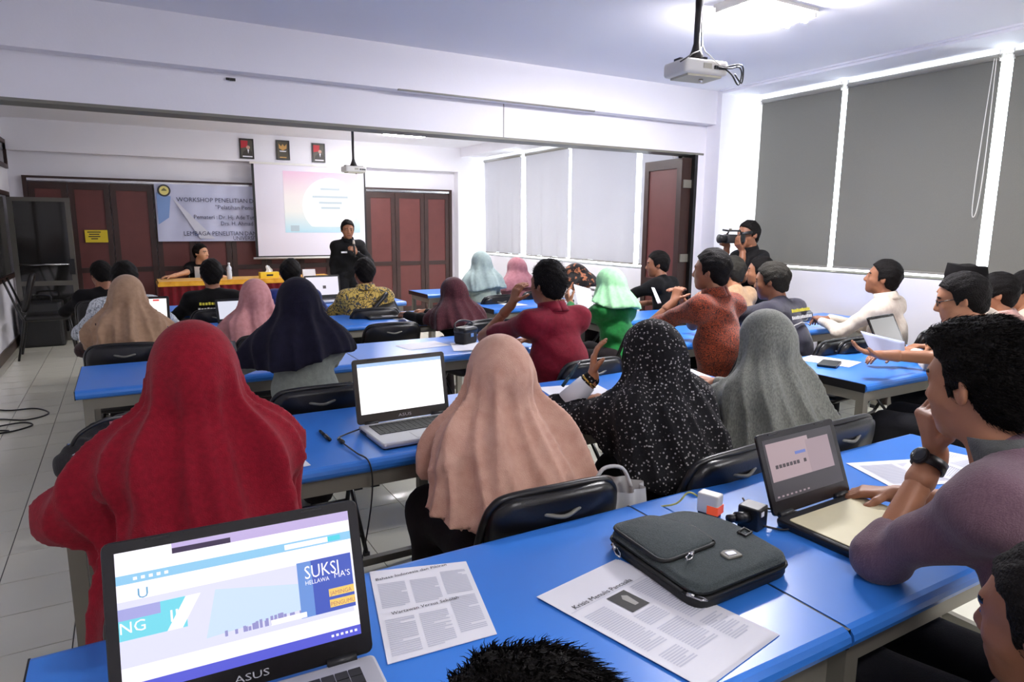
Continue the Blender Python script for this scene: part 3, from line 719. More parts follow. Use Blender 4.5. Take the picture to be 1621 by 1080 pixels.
# laptop of the woman in the beige hijab
e, lid1, S1 = laptop(.90, 2.40, R(2), R(11), .385, 'open silver and dark grey laptop with a blank white document and keyboard in view', M_silver, M_lidg, emis('doc_white', (1, 1, 1, 1), 1.25), logo='ASUS')
panel_on(lid1, S1, 'title_bar', 0, 1, .93, 1, E('doc_blue', 176, 206, 246))
# laptop by the man with the watch
e, lid2, S2 = laptop(1.585, 1.085, R(1.5), R(21), .335, 'open black laptop with cream keyboard film and a dim pinkish document', M_blackp, M_lidb, E('scr_dim', 58, 54, 60, .8), cover=True)
E_pk = E('scr_pink', 182, 158, 164, .85); E_pk2 = E('scr_pink2', 170, 148, 156, .85); E_tx = E('scr_dtext', 72, 60, 66, .6)
panel_on(lid2, S2, 'window_page', .03, .62, .30, .93, E_pk); panel_on(lid2, S2, 'window_page', .58, .92, .30, .86, E_pk2, 2)
panel_on(lid2, S2, 'link_text', .40, .55, .66, .71, E('scr_link', 108, 128, 206, .8), 3)
for k in range(9): panel_on(lid2, S2, 'glyph', .10+.05*k, .135+.05*k, .50, .56, E_tx, 3) if k != 7 else None
for k in range(8): panel_on(lid2, S2, 'task_icon', .04+.06*k, .065+.06*k, .04, .065, E_pk2, 3)
# further laptops
e, lid3, S3 = laptop(1.72, 6.86, R(6), R(8), .37, 'open laptop with white page and small dark picture beside the yellow batik man', M_silver, M_lidb, E('page_white', 236, 230, 246, 1.0))
panel_on(lid3, S3, 'small_picture', .50, .60, .35, .52, E_tx)
e, lid4, S4 = laptop(.07, 5.50, R(-6), R(14), .35, 'open laptop with a glowing white page before the woman in the tan hijab', M_blackp, M_lidb, E('page_white2', 255, 250, 250, 1.2))
panel_on(lid4, S4, 'red_mark', .72, .85, .9, .97, E('scr_red', 226, 60, 60))
e, lid5, S5 = laptop(.71, 5.44, R(4), R(22), .30, 'open laptop with pale screen before the woman in the pink hijab', M_blackp, M_lidb, E('page_pale', 220, 222, 236, 1.0))
e, lid6, S6 = laptop(.33, 4.02, R(-4), R(75), .36, 'laptop opened wide with an ornate keyboard cover beside the woman in the navy hijab', M_silver, M_lidb, E('page_dim', 60, 60, 64, .4))
e, lid7, S7 = laptop(4.10, 2.36, R(8), R(26), .36, 'open black laptop with a pale page at the table of the man with glasses', M_blackp, M_lidb, E('page_pale2', 190, 190, 190, .7))
e, lid8, S8 = laptop(1.86, 5.48, R(-3), R(62), .34, 'dark laptop folded far back on the table of the woman in the maroon hijab', M_blackp, M_lidb, E('page_off', 30, 30, 34, .2))

# ------------------------------------------------------------------ papers
def sheet(name, corners, label, cat='paper', group=None, z=.7512, lines=None, th=.0008, curl=0.):
    """sheet of paper lying on a table, corners in world x,y (ccw)"""
    c = [Vector((p[0], p[1], 0)) for p in corners]; cen = sum(c, Vector())/4
    e = empty(name, (cen.x, cen.y, z), 0, label, cat, group)
    def fn(u, v):
        p = (c[0]*(1-u)+c[1]*u)*(1-v)+(c[3]*(1-u)+c[2]*u)*v-cen
        return (p.x, p.y, th+curl*(u*u*v))
    m = MB(); m.grid(fn, 6, 6); n0 = len(m.v)
    m.grid(lambda u, v: (lambda q: (q[0], q[1], q[2]-th))(fn(1-u, v)), 6, 6)
    m.build('paper_sheet', M_paper, e, True)
    return e, (lambda u, v, dz=.0006: Vector((fn(u, v)[0], fn(u, v)[1], fn(u, v)[2]+dz)))
def columns(e, fn, cols, name='text_column', step=.022, m_=M_inkg, seed=1):
    rr = random.Random(seed)
    for (u0, u1, v0, v1) in cols:
        m = MB(); v = v1
        while v > v0:
            ue = u1 if rr.random() < .85 else u0+(u1-u0)*rr.uniform(.4, .9)
            m.add([fn(u0, v-step*.55), fn(ue, v-step*.55), fn(ue, v), fn(u0, v)], [(0, 1, 2, 3)]); v -= step
        m.build(name, m_, e)
# article copy with portrait: corner order near-left .. ccw
cs = [(.784, .716), (1.018, .757), (.936, 1.135), (.689, 1.089)]
def art(dx, z, label, top):
    e, fn = sheet('article_copy', [(x+dx, y-dx*.4) for x, y in cs], label, 'paper', 'stapled article sheets', z=z)
    return e, fn
art(.010, .7512, 'bottom sheet of the article pile beside the laptop bag, edges just showing', False)
art(.005, .7524, 'middle sheet of the article pile beside the laptop bag, edges just showing', False)
e, fn = art(0, .7536, 'printed article copy headed with a title and small dark portrait', True)
ux = (Vector(cs[1])-Vector(cs[0])).normalized(); uy = (Vector(cs[3])-Vector(cs[0])).normalized()
text('title', 'Krisis Menulis Pancasila', .0188, M_ink, e, lookM(fn(.09, .775, .0012), (ux.x, ux.y, 0), (uy.x, uy.y, 0)))
columns(e, fn, [(.06, .30, .30, .70), (.36, .62, .44, .54), (.70, .94, .34, .74), (.36, .64, .16, .40), (.70, .94, .10, .30), (.08, .30, .14, .26)], step=.016)
m = MB(); m.add([fn(.40, .565, .001), fn(.62, .565, .001), fn(.62, .74, .001), fn(.40, .74, .001)], [(0, 1, 2, 3)]); m.build('portrait_print', mat('print_dark', rgb(62, 62, 60), .7, var=.3, scale=120), e)
m = MB(); m.add([fn(.50, .60, .0016), fn(.55, .60, .0016), fn(.57, .69, .0016), fn(.53, .71, .0016), fn(.49, .68, .0016)], [(0, 1, 2, 3, 4)]); m.build('portrait_figure', mat('print_light', rgb(170, 168, 162), .7), e)
m = MB(); m.add([fn(.02, .76, .001), fn(.98, .76, .001), fn(.98, .763, .001), fn(.02, .763, .001)], [(0, 1, 2, 3)]); m.build('rule_line', M_inkg, e)
# newspaper copy by the laptop
cs2 = [(.345, 1.035), (.557, 1.019), (.628, 1.30), (.418, 1.363)]
e, fn = sheet('newspaper_copy', cs2, 'copied newspaper page with two headlines beside the web page laptop', 'paper', z=.7512)
ux = (Vector(cs2[1])-Vector(cs2[0])).normalized(); uy = (Vector(cs2[3])-Vector(cs2[0])).normalized()
text('title', 'Bahasa Indonesia dan Pikiran', .015, M_ink, e, lookM(fn(.04, .86, .0012), (ux.x, ux.y, 0), (uy.x, uy.y, 0)), squash=.95)
text('title', 'Wartawan Versus Sekolah', .015, M_ink, e, lookM(fn(.12, .44, .0012), (ux.x, ux.y, 0), (uy.x, uy.y, 0)), squash=.9)
columns(e, fn, [(.05, .32, .52, .82), (.37, .64, .52, .82), (.69, .95, .56, .88), (.05, .32, .05, .40), (.37, .64, .05, .40), (.69, .95, .10, .52)], step=.02, seed=4)
def rot_sheet(x, y, a, w, h, label, z=.7512, group='loose sheets on the tables', txt=False, curl=0.):
    c, s_ = math.cos(R(a)), math.sin(R(a)); q = [(-w/2, -h/2), (w/2, -h/2), (w/2, h/2), (-w/2, h/2)]
    e, fn = sheet('paper_sheet', [(x+c*p-s_*r, y+s_*p+c*r) for p, r in q], label, 'paper', group, z, curl=curl)
    if txt: columns(e, fn, [(.08, .48, .1, .85), (.54, .92, .1, .85)], step=.03)
    return e
rot_sheet(2.12, 1.13, -20, .30, .21, 'white sheet fanned out behind the man resting chin on fist', z=.7512, txt=True)
rot_sheet(2.30, 1.10, 15, .30, .21, 'white sheet lying across another behind the man with the watch', z=.7526, txt=True)
rot_sheet(2.42, 1.02, -8, .29, .21, 'printed white sheet with a dark caption near the elbow of the man with the watch', z=.754, txt=True)
rot_sheet(.37, 2.25, 6, .16, .30, 'white sheet at the edge of the crimson hijab')
rot_sheet(1.80, 2.53, -12, .30, .2, 'white sheet under the forearm of the woman in the dotted hijab')
rot_sheet(2.50, 2.50, -15, .21, .29, 'white sheet between the dotted and grey hijabs', txt=True)
rot_sheet(1.62, 3.98, 8, .30, .2, 'white sheet on the table of the man in the dark red shirt', z=.7512)
rot_sheet(1.86, 3.80, -20, .21, .29, 'second sheet lying askew on the table of the man in the dark red shirt', z=.7526)
rot_sheet(.58, 4.05, 12, .21, .29, 'white sheet beside the woman in the navy hijab')
rot_sheet(.56, 5.30, 20, .21, .29, 'white sheet beside the pale screen laptop')
rot_sheet(-.20, 5.28, 4, .24, .50, 'white sheet hanging over the table corner by the woman in the tan hijab')
rot_sheet(1.22, 5.32, 4, .3, .21, 'white sheet beside the shoulder of the woman in the navy hijab')
rot_sheet(2.02, 5.28, 5, .30, .21, 'white sheet being written on by the woman in the maroon hijab')
rot_sheet(3.28, 5.72, 5, .2, .28, 'white sheet near the corner of the table behind the mint hijab')
rot_sheet(3.52, 2.40, 15, .21, .29, 'white sheet lying under the notebook by the man with glasses')
e = empty('notebook', (3.42, 2.33, .7526), R(25), 'closed black pocket notebook on the table by the held sheet', 'notebook')
MB().prism(rrect(-.09, .09, -.05, .05, .008, 3), 0, .012, .002).build('cover', M_blackp, e); MB().box(-.085, .091, -.046, .046, .003, .009).build('page_block', M_paper, e)
def pen(p, q, label, m_=M_blackp, r=.0055):
    e = empty('pen', p, 0, label, 'pen'); d = Vector(q)-Vector(p)
    MB().tube([(0, 0, 0), d*.06, d*.12], .0015, 8, r1=r).build('tip', M_chrome, e, True)
    MB().tube([d*.12, d*.6], r, 10).build('barrel', m_, e, True); MB().tube([d*.6, d], r*1.2, 10).build('cap', m_, e, True)
    MB().tube([d*.65+Vector((0, 0, r*1.6)), d*.95+Vector((0, 0, r*1.6))], .0015, 6).build('clip', M_chrome, e)
a = at(505, 681, z=.757); b = at(524, 698, z=.757); pen(a, a+(b-a).normalized()*.135, 'black pen lying on the blue table beside the charging cable')

# ------------------------------------------------------------------ laptop bag on the nearest table
e = empty('laptop_bag', (1.09, 1.04, .7505), R(0), 'charcoal mesh laptop sleeve bag with front pocket and metal zips', 'bag')
M_bag = fabric('charcoal_mesh', rgb(74, 82, 82), rgb(44, 52, 52), 'dots', 420, .35, .2, sheen=.1)
M_bagd = mat('bag_trim', rgb(22, 24, 24), .6)
cb = [(-.155, -.175), (.165, -.165), (.20, .04), (.14, .155), (-.125, .165)]
def roundpoly(c, r, n=5):
    out = []; N = len(c)
    for i in range(N):
        p = Vector(c[i]); a = (Vector(c[i-1])-p).normalized(); b = (Vector(c[(i+1) % N])-p).normalized()
        for k in range(n+1):
            t = k/n; q0 = p+a*r; q1 = p+b*r; out.append(tuple(q0*(1-t)**2+p*2*t*(1-t)+q1*t*t))
    return out
bp = [(-.150, -.160), (.150, -.150), (.168, .05), (.120, .155), (-.135, .160)]
bag_out = roundpoly(bp, .045)
m = MB(); m.prism(bag_out, .0, .026, .008); m.build('lower_gusset', M_bagd, e, True)
m = MB(); m.prism([(x*.995, y*.995) for x, y in bag_out], .026, .052, .014); m.build('main_compartment', M_bag, e, True)
m = MB(); m.tube([(x*1.005, y*1.005, .027) for x, y in bag_out+bag_out[:1]], .0042, 6); m.build('zip_track', M_bagd, e, True)
pk = roundpoly([(-.140, -.045), (.035, -.035), (.045, .060), (.0, .150), (-.128, .150)], .03)
m = MB(); m.prism(pk, .050, .062, .008); m.build('front_pocket', M_bag, e, True)
m = MB(); m.tube([(x, y, .055) for x, y in pk[8:]+pk[:10]], .005, 6); m.build('pocket_zip', M_bagd, e, True)
def zip_pull(p, d):
    p = Vector(p); d = Vector(d).normalized(); s_ = Vector((-d.y, d.x, 0))
    m = MB(); m.tube([p+s_*.005, p+d*.02+s_*.006, p+d*.03, p+d*.02-s_*.006, p-s_*.005, p+s_*.005], .0022, 6); m.tube([p-d*.012, p+d*.004], .005, 6); m.build('zip_pull', M_chrome, e, True)
zip_pull((-.07, -.058, .064), (-.9, -.5, 0)); zip_pull((-.145, -.14, .03), (.4, -.9, 0)); zip_pull((-.155, .10, .03), (-.2, -.9, -.3))
m = MB(); m.prism(roundpoly([(-.022, -.016), (.02, -.02), (.024, .008), (.0, .018), (-.02, .012)], .006), .0515, .057, .002, Matrix.Translation((.02, -.085, 0))); m.build('badge', M_grey, e, True)
m = MB(); m.prism(roundpoly([(-.014, -.009), (.010, -.012), (.014, .004), (-.010, .008)], .004), .057, .0585, .0005, Matrix.Translation((.02, -.085, 0))); m.build('badge_mark', M_silver, e, True)
m = MB(); m.tube([(.118, -.02, .055), (.15, -.01, .055), (.148, -.035, .055), (.12, -.042, .055), (.118, -.02, .055)], .003, 6); m.build('strap_ring', M_blackm, e, True)

# plug strip, chargers, cables
e = empty('plug_adapter', (1.315, 1.21, .7505), R(20), 'white and orange plug adapter lying by the laptop bag', 'plug'); e.scale = (.85,)*3
m = MB(); m.prism(rrect(-.022, .022, -.035, .035, .006, 2), .012, .075, .004); m.build('adapter_body', M_white, e)
MB().box(-.0225, .0225, -.0365, .0, .0125, .04).build('orange_face', mat('orange_plastic', rgb(240, 96, 50), .4, emit=rgb(255, 90, 40), estr=.3), e)
MB().tube(arc([(0, .035, .05), (-.01, .07, .06), (-.03, .10, .02), (-.04, .2, -.05), (-.05, .24, -.3)], 5), .003, 6).build('cord', mat('yellow_cord', rgb(200, 196, 110), .5), e, True)
MB().box(-.02, .02, -.03, .03, 0, .013).build('plug_foot', M_blackp, e)
e = empty('power_charger', (1.36, 1.105, .7505), R(15), 'black cube power charger with cable next to the white plug adapter', 'charger')
MB().prism(rrect(-.026, .03, -.028, .03, .005, 2), 0, .06, .004).build('charger_body', M_blackp, e)
m = MB(); m.tube([(-.026, .0, .035), (-.055, .02, .035)], .015, 10); m.tube([(-.055, .02, .035), (-.075, .03, .035)], .011, 10); m.build('plug', M_blackp, e, True)
MB().box(-.012, .002, -.0295, -.028, .038, .05).build('label', M_paper, e)
MB().tube(arc([(.0, -.03, .012), (.03, -.07, .005), (.07, -.10, .012), (.11, -.12, .006), (.16, -.13, .005), (.18, -.09, .005), (.14, .0, .005), (.10, .05, .006), (.13, .09, .012)], 6), .003, 6).build('cable', M_blackp, e, True)
MB().tube([(.065, -.097, .012), (.095, -.113, .012)], .009, 8).build('ferrite_bead', M_blackp, e, True)
e = empty('laptop_charging_cable', (.70, 2.36, .7505), 0, 'black charging cable hanging from the silver laptop over the table edge', 'cable')
MB().tube(arc([(.02, .02, .014), (-.05, .0, .006), (-.09, -.04, .006), (-.085, -.12, .007), (-.075, -.22, .006), (-.06, -.305, .0), (-.055, -.32, -.08), (-.07, -.31, -.22), (-.10, -.28, -.40), (-.14, -.2, -.60), (-.2, -.1, -.742)], 6), .0028, 6).build('cord', M_blackp, e, True)
MB().tube([(-.088, -.06, .009), (-.086, -.095, .009)], .008, 8).build('ferrite_bead', M_blackp, e, True)
def floor_cable(pts, label):
    e = empty('floor_cable', (pts[0][0], pts[0][1], 0), 0, label, 'cable'); o = Vector((pts[0][0], pts[0][1], 0))
    MB().tube([Vector((p.x, p.y, .007))-o for p in arc([(x, y, 0) for x, y in pts], 6)], .006, 6).build('cord', M_blackp, e, True)
floor_cable([(-1.2, 6.9), (-.95, 6.62), (-.75, 6.58), (-.64, 6.35), (-.78, 6.22), (-1.0, 6.35), (-1.2, 6.2)], 'loop of black cable on the tiles by the left wall')
floor_cable([(-1.2, 6.1), (-.9, 5.9), (-.72, 6.02), (-.8, 6.15), (-1.0, 6.05), (-.85, 5.92), (-1.2, 5.82)], 'tangled coil of black cable on the tiles beside the cable loop')
floor_cable([(.55, 2.0), (.62, 2.25), (.85, 2.3), (1.1, 2.4), (1.3, 2.9)], 'thin cable on the tiles under the table of the woman in beige')

# ================================================================== PEOPLE
class Field:
    """signed distance grid of smoothly joined tapered limbs, meshed with surface nets"""
    def __init__(s, lo, hi, h):
        s.lo = np.array(lo, np.float32); s.h = h
        s.n = np.ceil((np.array(hi)-np.array(lo))/h).astype(int)+1
        s.ax = [s.lo[i]+h*np.arange(s.n[i], dtype=np.float32) for i in range(3)]
        s.V = np.full(s.n, .5, np.float32)
    def _sl(s, lo, hi):
        return tuple(slice(max(0, int((lo[i]-s.lo[i])/s.h)), min(s.n[i], int((hi[i]-s.lo[i])/s.h)+2)) for i in range(3))
    def _pts(s, sl):
        return (s.ax[0][sl[0]][:, None, None], s.ax[1][sl[1]][None, :, None], s.ax[2][sl[2]][None, None, :])
    def _mix(s, sl, d, k, sub=False):
        v = s.V[sl]
        if sub:
            d = -d; hh = np.maximum(k-np.abs(v-d), 0)/k; s.V[sl] = np.maximum(v, d)+hh*hh*k*.25
        else:
            hh = np.maximum(k-np.abs(v-d), 0)/k; s.V[sl] = np.minimum(v, d)-hh*hh*k*.25
    def cap(s, a, b, ra, rb, k=.03, w=None, kw=1., sub=False):
        a = np.array(a, np.float32); b = np.array(b, np.float32); rm = max(ra, rb)*max(kw, 1)+k+2*s.h+.02
        sl = s._sl(np.minimum(a, b)-rm, np.maximum(a, b)+rm)
        if any(q.stop <= q.start for q in sl): return s
        X, Y, Z = s._pts(sl); ab = b-a; L = float(ab @ ab)+1e-9
        t = np.clip(((X-a[0])*ab[0]+(Y-a[1])*ab[1]+(Z-a[2])*ab[2])/L, 0, 1)
        dx = X-a[0]-t*ab[0]; dy = Y-a[1]-t*ab[1]; dz = Z-a[2]-t*ab[2]
        if w is not None:
            q = (dx*w[0]+dy*w[1]+dz*w[2])*(1-1/kw); dx = dx-q*w[0]; dy = dy-q*w[1]; dz = dz-q*w[2]
        s._mix(sl, np.sqrt(dx*dx+dy*dy+dz*dz)-(ra+(rb-ra)*t), k, sub); return s
    def ell(s, c, r, k=.02, Rm=None, sub=False):
        c = np.array(c, np.float32); rm = max(r)+k+2*s.h+.02; sl = s._sl(c-rm, c+rm)
        if any(q.stop <= q.start for q in sl): return s
        X, Y, Z = s._pts(sl); x, y, z = X-c[0], Y-c[1], Z-c[2]
        if Rm is not None:
            x, y, z = (x*Rm[0][0]+y*Rm[1][0]+z*Rm[2][0], x*Rm[0][1]+y*Rm[1][1]+z*Rm[2][1], x*Rm[0][2]+y*Rm[1][2]+z*Rm[2][2])
        k0 = np.sqrt((x/r[0])**2+(y/r[1])**2+(z/r[2])**2)+1e-6; k1 = np.sqrt((x/r[0]**2)**2+(y/r[1]**2)**2+(z/r[2]**2)**2)+1e-6
        s._mix(sl, k0*(k0-1)/k1, k, sub); return s
    def mesh(s):
        V = s.V; V[0] = V[-1] = .5; V[:, 0] = V[:, -1] = .5; V[:, :, 0] = V[:, :, -1] = .5
        ins = V < 0
        c = [ins[i:ins.shape[0]-1+i, j:ins.shape[1]-1+j, k:ins.shape[2]-1+k] for i in (0, 1) for j in (0, 1) for k in (0, 1)]
        cnt = sum(q.astype(np.int8) for q in c); mask = (cnt > 0) & (cnt < 8)
        idx = np.full(mask.shape, -1, np.int64); I = np.argwhere(mask); idx[mask] = np.arange(len(I))
        if not len(I): return np.zeros((0, 3)), np.zeros((0, 4), int)
        cv = [V[I[:, 0]+i, I[:, 1]+j, I[:, 2]+k] for i in (0, 1) for j in (0, 1) for k in (0, 1)]
        co = [(i, j, k) for i in (0, 1) for j in (0, 1) for k in (0, 1)]
        acc = np.zeros((len(I), 3)); n = np.zeros(len(I))
        for a in range(8):
            for b in range(a+1, 8):
                if sum(abs(co[a][q]-co[b][q]) for q in range(3)) != 1: continue
                x = (cv[a] < 0) != (cv[b] < 0); t = np.where(x, cv[a]/(cv[a]-cv[b]+1e-12), 0)
                p = np.array(co[a])[None]+t[:, None]*(np.array(co[b])-np.array(co[a]))[None]
                acc += np.where(x[:, None], p, 0); n += x
        P = s.lo+s.h*(I+acc/n[:, None])
        F = []
        for ax in range(3):
            o1, o2 = [(1, 2), (2, 0), (0, 1)][ax]
            sl0 = [slice(None)]*3; sl1 = [slice(None)]*3; sl0[ax] = slice(0, -1); sl1[ax] = slice(1, None)
            A = ins[tuple(sl0)]; B = ins[tuple(sl1)]; E_ = np.argwhere(A != B)
            E_ = E_[(E_[:, o1] > 0) & (E_[:, o2] > 0) & (E_[:, o1] < V.shape[o1]-1) & (E_[:, o2] < V.shape[o2]-1)]
            if not len(E_): continue
            d1 = np.zeros(3, int); d1[o1] = 1; d2 = np.zeros(3, int); d2[o2] = 1
            g_ = lambda q: idx[q[:, 0], q[:, 1], q[:, 2]]
            q = np.stack([g_(E_-d1-d2), g_(E_-d2), g_(E_), g_(E_-d1)], 1)
            fl_ = ~A[E_[:, 0], E_[:, 1], E_[:, 2]]; q[fl_] = q[fl_][:, ::-1]; F.append(q)
        return P, np.concatenate(F)
def np_mesh(name, parts, mats, parent, mi=None):
    """parts: list of (P,F); joined into one mesh object"""
    Ps = []; Fs = []; b = 0
    for P, F in parts:
        Ps.append(P); Fs.append(F+b); b += len(P)
    P = np.concatenate(Ps); F = np.concatenate(Fs)
    me = bpy.data.meshes.new(name); me.vertices.add(len(P)); me.vertices.foreach_set('co', P.astype(np.float32).ravel())
    me.loops.add(len(F)*4); me.loops.foreach_set('vertex_index', F.astype(np.int32).ravel())
    me.polygons.add(len(F)); me.polygons.foreach_set('loop_start', np.arange(0, len(F)*4, 4, dtype=np.int32)); me.polygons.foreach_set('loop_total', np.full(len(F), 4, np.int32))
    for m in mats: me.materials.append(m)
    if mi is not None: me.polygons.foreach_set('material_index', mi.astype(np.int32))
    me.polygons.foreach_set('use_smooth', np.ones(len(F), bool)); me.update(); me.validate()
    return link(name, me, parent)
def V3(*a): return np.array(a, float)
def unit(v): v = np.array(v, float); return v/(np.linalg.norm(v)+1e-9)
def rotm(yaw, pitch, roll=0):   # head frame: local x right, y forward, z up ; pitch>0 looks down
    return np.array(Matrix.Rotation(yaw, 3, 'Z') @ Matrix.Rotation(-pitch, 3, 'X') @ Matrix.Rotation(roll, 3, 'Y'))
M_eye = mat('eye_dark', rgb(30, 24, 22), .2); M_hair = mat('black_hair', rgb(16, 13, 12), .7, var=.3, scale=60, bump=.5, bscale=160, spec=.15)
M_hairg = mat('greying_hair', rgb(40, 38, 33), .7, var=.3, scale=60, bump=.5, bscale=160, spec=.15)
def skinmat(n, c): return mat('skin_'+n, c, .5, var=.06, scale=30, bump=.05, bscale=220)
SK = dict(a=skinmat('tan', rgb(172, 118, 86)), b=skinmat('brown', rgb(146, 96, 68)), c=skinmat('light', rgb(204, 152, 118)))
M_lip = dict(a=mat('lip_a', rgb(140, 78, 66), .4), b=mat('lip_b', rgb(120, 68, 56), .4), c=mat('lip_c', rgb(176, 106, 92), .4))
M_trou = fabric('dark_trousers', rgb(24, 24, 29), sheen=.03); M_skirt = fabric('dark_skirt', rgb(32, 24, 26), sheen=.03)
M_shoe = mat('black_shoe', rgb(22, 20, 20), .4)

def hand_prims(F, W, d, n, side, curl, s=1., spread=1., thumb=.7):
    """palm plus five separate jointed fingers; side=+1 right hand, -1 left"""
    d = unit(d); n = unit(np.array(n)-d*(np.array(n) @ d)); t = np.cross(d, n)*side
    F.cap(W-d*.02, W+d*.02*s, .022*s, .021*s, .015, n, .8)
    for q in (-.024, -.008, .008, .024): F.cap(W+d*.02*s+t*q*.7*s, W+d*.085*s+t*q*s, .0135*s, .0115*s, .012)
    for q, L in ((.027, .92), (.009, 1.03), (-.009, .97), (-.026, .78)):
        p = W+d*.083*s+t*q*s; dd = unit(d+t*q*3.*spread)
        for j, l in enumerate((.042, .027, .021)):
            a = R(curl*(.8 if j == 0 else 1.)); dd = unit(dd*math.cos(a)+n*math.sin(a)); n2 = unit(n-dd*(n @ dd))
            e = p+dd*l*L*s; F.cap(p, e, (.0098-.001*j)*s, (.0090-.001*j)*s, .004); p = e
    p = W+d*.022*s+t*.022*s; dd = unit(d*.65+t*.75+n*.25)
    for j, l in enumerate((.036, .030, .024)):
        e = p+dd*l*s; F.cap(p, e, (.0125-.0015*j)*s, (.011-.0015*j)*s, .006); p = e; dd = unit(dd+d*.25*thumb+n*.35*thumb)

def head_field(h, Rh, Hc, sk_key, woman=False):
    F = Field((-.115, -.135, -.17), (.115, .15, .145), h)
    F.ell((0, -.016, .034), (.077, .098, .086), .02); F.ell((0, .028, -.012), (.064, .066, .092), .03)
    F.ell((0, .034, -.062), (.052, .052, .05), .03); F.cap((0, .066, -.094), (0, .070, -.094), .021, .019, .025)
    F.cap((-.034, .076, .026), (.034, .076, .026), .012, .012, .018)                       # brow ridge
    F.cap((-.046, .056, -.022), (-.052, .03, -.03), .018, .02, .02); F.cap((.046, .056, -.022), (.052, .03, -.03), .018, .02, .02)
    for sx in (-1, 1): F.ell((sx*.031, .098, .006), (.018, .020, .012), .012, sub=True)
    F.cap((0, .088, .012), (0, .107, -.026), .008, .0125, .014); F.cap((-.012, .098, -.032), (.012, .098, -.032), .0085, .0085, .008)
    F.cap((-.018, .085, -.058), (.018, .085, -.058), .0075, .0075, .008); F.cap((-.015, .084, -.069), (.015, .084, -.069), .008, .008, .008)
    for sx in (-1, 1):
        F.ell((sx*.031, .076, .006), (.0135, .0135, .0125), .004)
        Re = np.array(Matrix.Rotation(sx*R(28), 3, 'Z') @ Matrix.Rotation(R(-12), 3, 'X'))
        F.ell((sx*.079, -.014, .0), (.010, .021, .034), .006, Re); F.ell((sx*.088, -.008, .004), (.007, .010, .018), .005, Re, sub=True)
    F.cap((0, -.022, -.05), (0, -.045, -.165), .056, .056, .03)                           # neck
    P, Q = F.mesh()
    C = P[Q].mean(1); mi = np.zeros(len(Q), int)
    ax_ = np.abs(C[:, 0])
    mi[(((ax_-.031)/.0125)**2+((C[:, 2]-.006)/.0045)**2 < 1) & (C[:, 1] > .06)] = 1
    mi[(np.abs(ax_-.032) < .020) & (np.abs(C[:, 2]-(.0315-.25*np.maximum(ax_-.036, 0))) < .0036) & (C[:, 1] > .045)] = 1
    mi[(np.abs(C[:, 0]) < .024) & (np.abs(C[:, 2]+.063) < .011) & (C[:, 1] > .08)] = 2
    return P @ Rh.T+Hc, Q, mi
def hair_field(h, Rh, Hc, grow=.014, top=.02, sideb=-.02, nape=-.075, quiff=0., bald=False, seed=0):
    F = Field((-.13, -.16, -.13), (.13, .15, .18), h)
    F.ell((0, -.018, .036), (.077+grow, .098+grow*.9, .086+top), .02)
    F.cap((0, -.05, .02), (0, -.062, -.04), .062+grow*.5, .045+grow*.3, .03, (1, 0, 0), 1.15)
    if quiff: F.ell((0, .05, .095), (.07, .05, .03+quiff), .03)
    X, Y, Z = F.ax[0][:, None, None], F.ax[1][None, :, None], F.ax[2][None, None, :]
    g = np.interp(F.ax[1], [-.2, -.055, -.03, -.012, .018, .03, .055, .075, .2], [nape, nape, -.045, sideb+.02, sideb, .052, .072, .088, .095]).astype(np.float32)[None, :, None]
    g = g+0*X+np.where(Y > .03, .02*(np.abs(X)/.07)**2*0, 0)
    V = np.maximum(F.V, (g-Z)*.8)
    fr = np.maximum(Y-.078+.35*np.maximum(Z-.09, 0)*0, -1)
    ph = seed*1.7
    V += .0035*np.sin(70*X+ph)*np.sin(64*Y+1.3*ph)*np.sin(58*Z+ph)+.002*np.sin(160*X+ph)*np.sin(150*Z+40*Y)
    if bald: V = np.maximum(V, -(np.sqrt((X/1.0)**2+((Y+.03))**2+((Z-.15))**2)-.045))
    F.V = V.astype(np.float32); P, Q = F.mesh()
    return P @ Rh.T+Hc, Q
def strands(P, Q, Hc, Rh, n, L, seed=1, wid=.0011, back=.5):
    rr = np.random.default_rng(seed); f = rr.integers(0, len(Q), n); q = Q[f]
    w = rr.dirichlet((1, 1, 1, 1), n); p = (P[q]*w[:, :, None]).sum(1)
    nn = np.cross(P[q[:, 2]]-P[q[:, 0]], P[q[:, 3]]-P[q[:, 1]]); nn /= np.linalg.norm(nn, axis=1)[:, None]+1e-9
    flow = Rh @ V3(0, -1, -.2)
    d = nn*.75+back*flow+rr.normal(0, .28, (n, 3)); d /= np.linalg.norm(d, axis=1)[:, None]
    sd = np.cross(d, rr.normal(0, 1, (n, 3))); sd /= np.linalg.norm(sd, axis=1)[:, None]+1e-9
    l = L*rr.uniform(.5, 1.2, n)[:, None]; p = p-nn*.003
    mid = p+d*l*.6; tip = p+d*l+flow*l*.35
    A = np.stack([p-sd*wid, p+sd*wid, mid+sd*wid*.6, mid-sd*wid*.6, tip+sd*wid*.1, tip-sd*wid*.1], 1).reshape(-1, 3)
    b = np.arange(n)*6
    Fq = np.concatenate([np.stack([b, b+1, b+2, b+3], 1), np.stack([b+3, b+2, b+4, b+5], 1)])
    return A, Fq

def ik(S, W, a, b, pole):
    S = np.array(S, float); W = np.array(W, float); v = W-S; L = np.linalg.norm(v); u = v/L
    if L > (a+b)*.995: W = S+u*(a+b)*.995; L = (a+b)*.995
    x = (a*a-b*b+L*L)/(2*L); hh = math.sqrt(max(0, a*a-x*x)); p = np.array(pole, float); p = unit(p-u*(p @ u))
    return S+u*x+p*hh, W

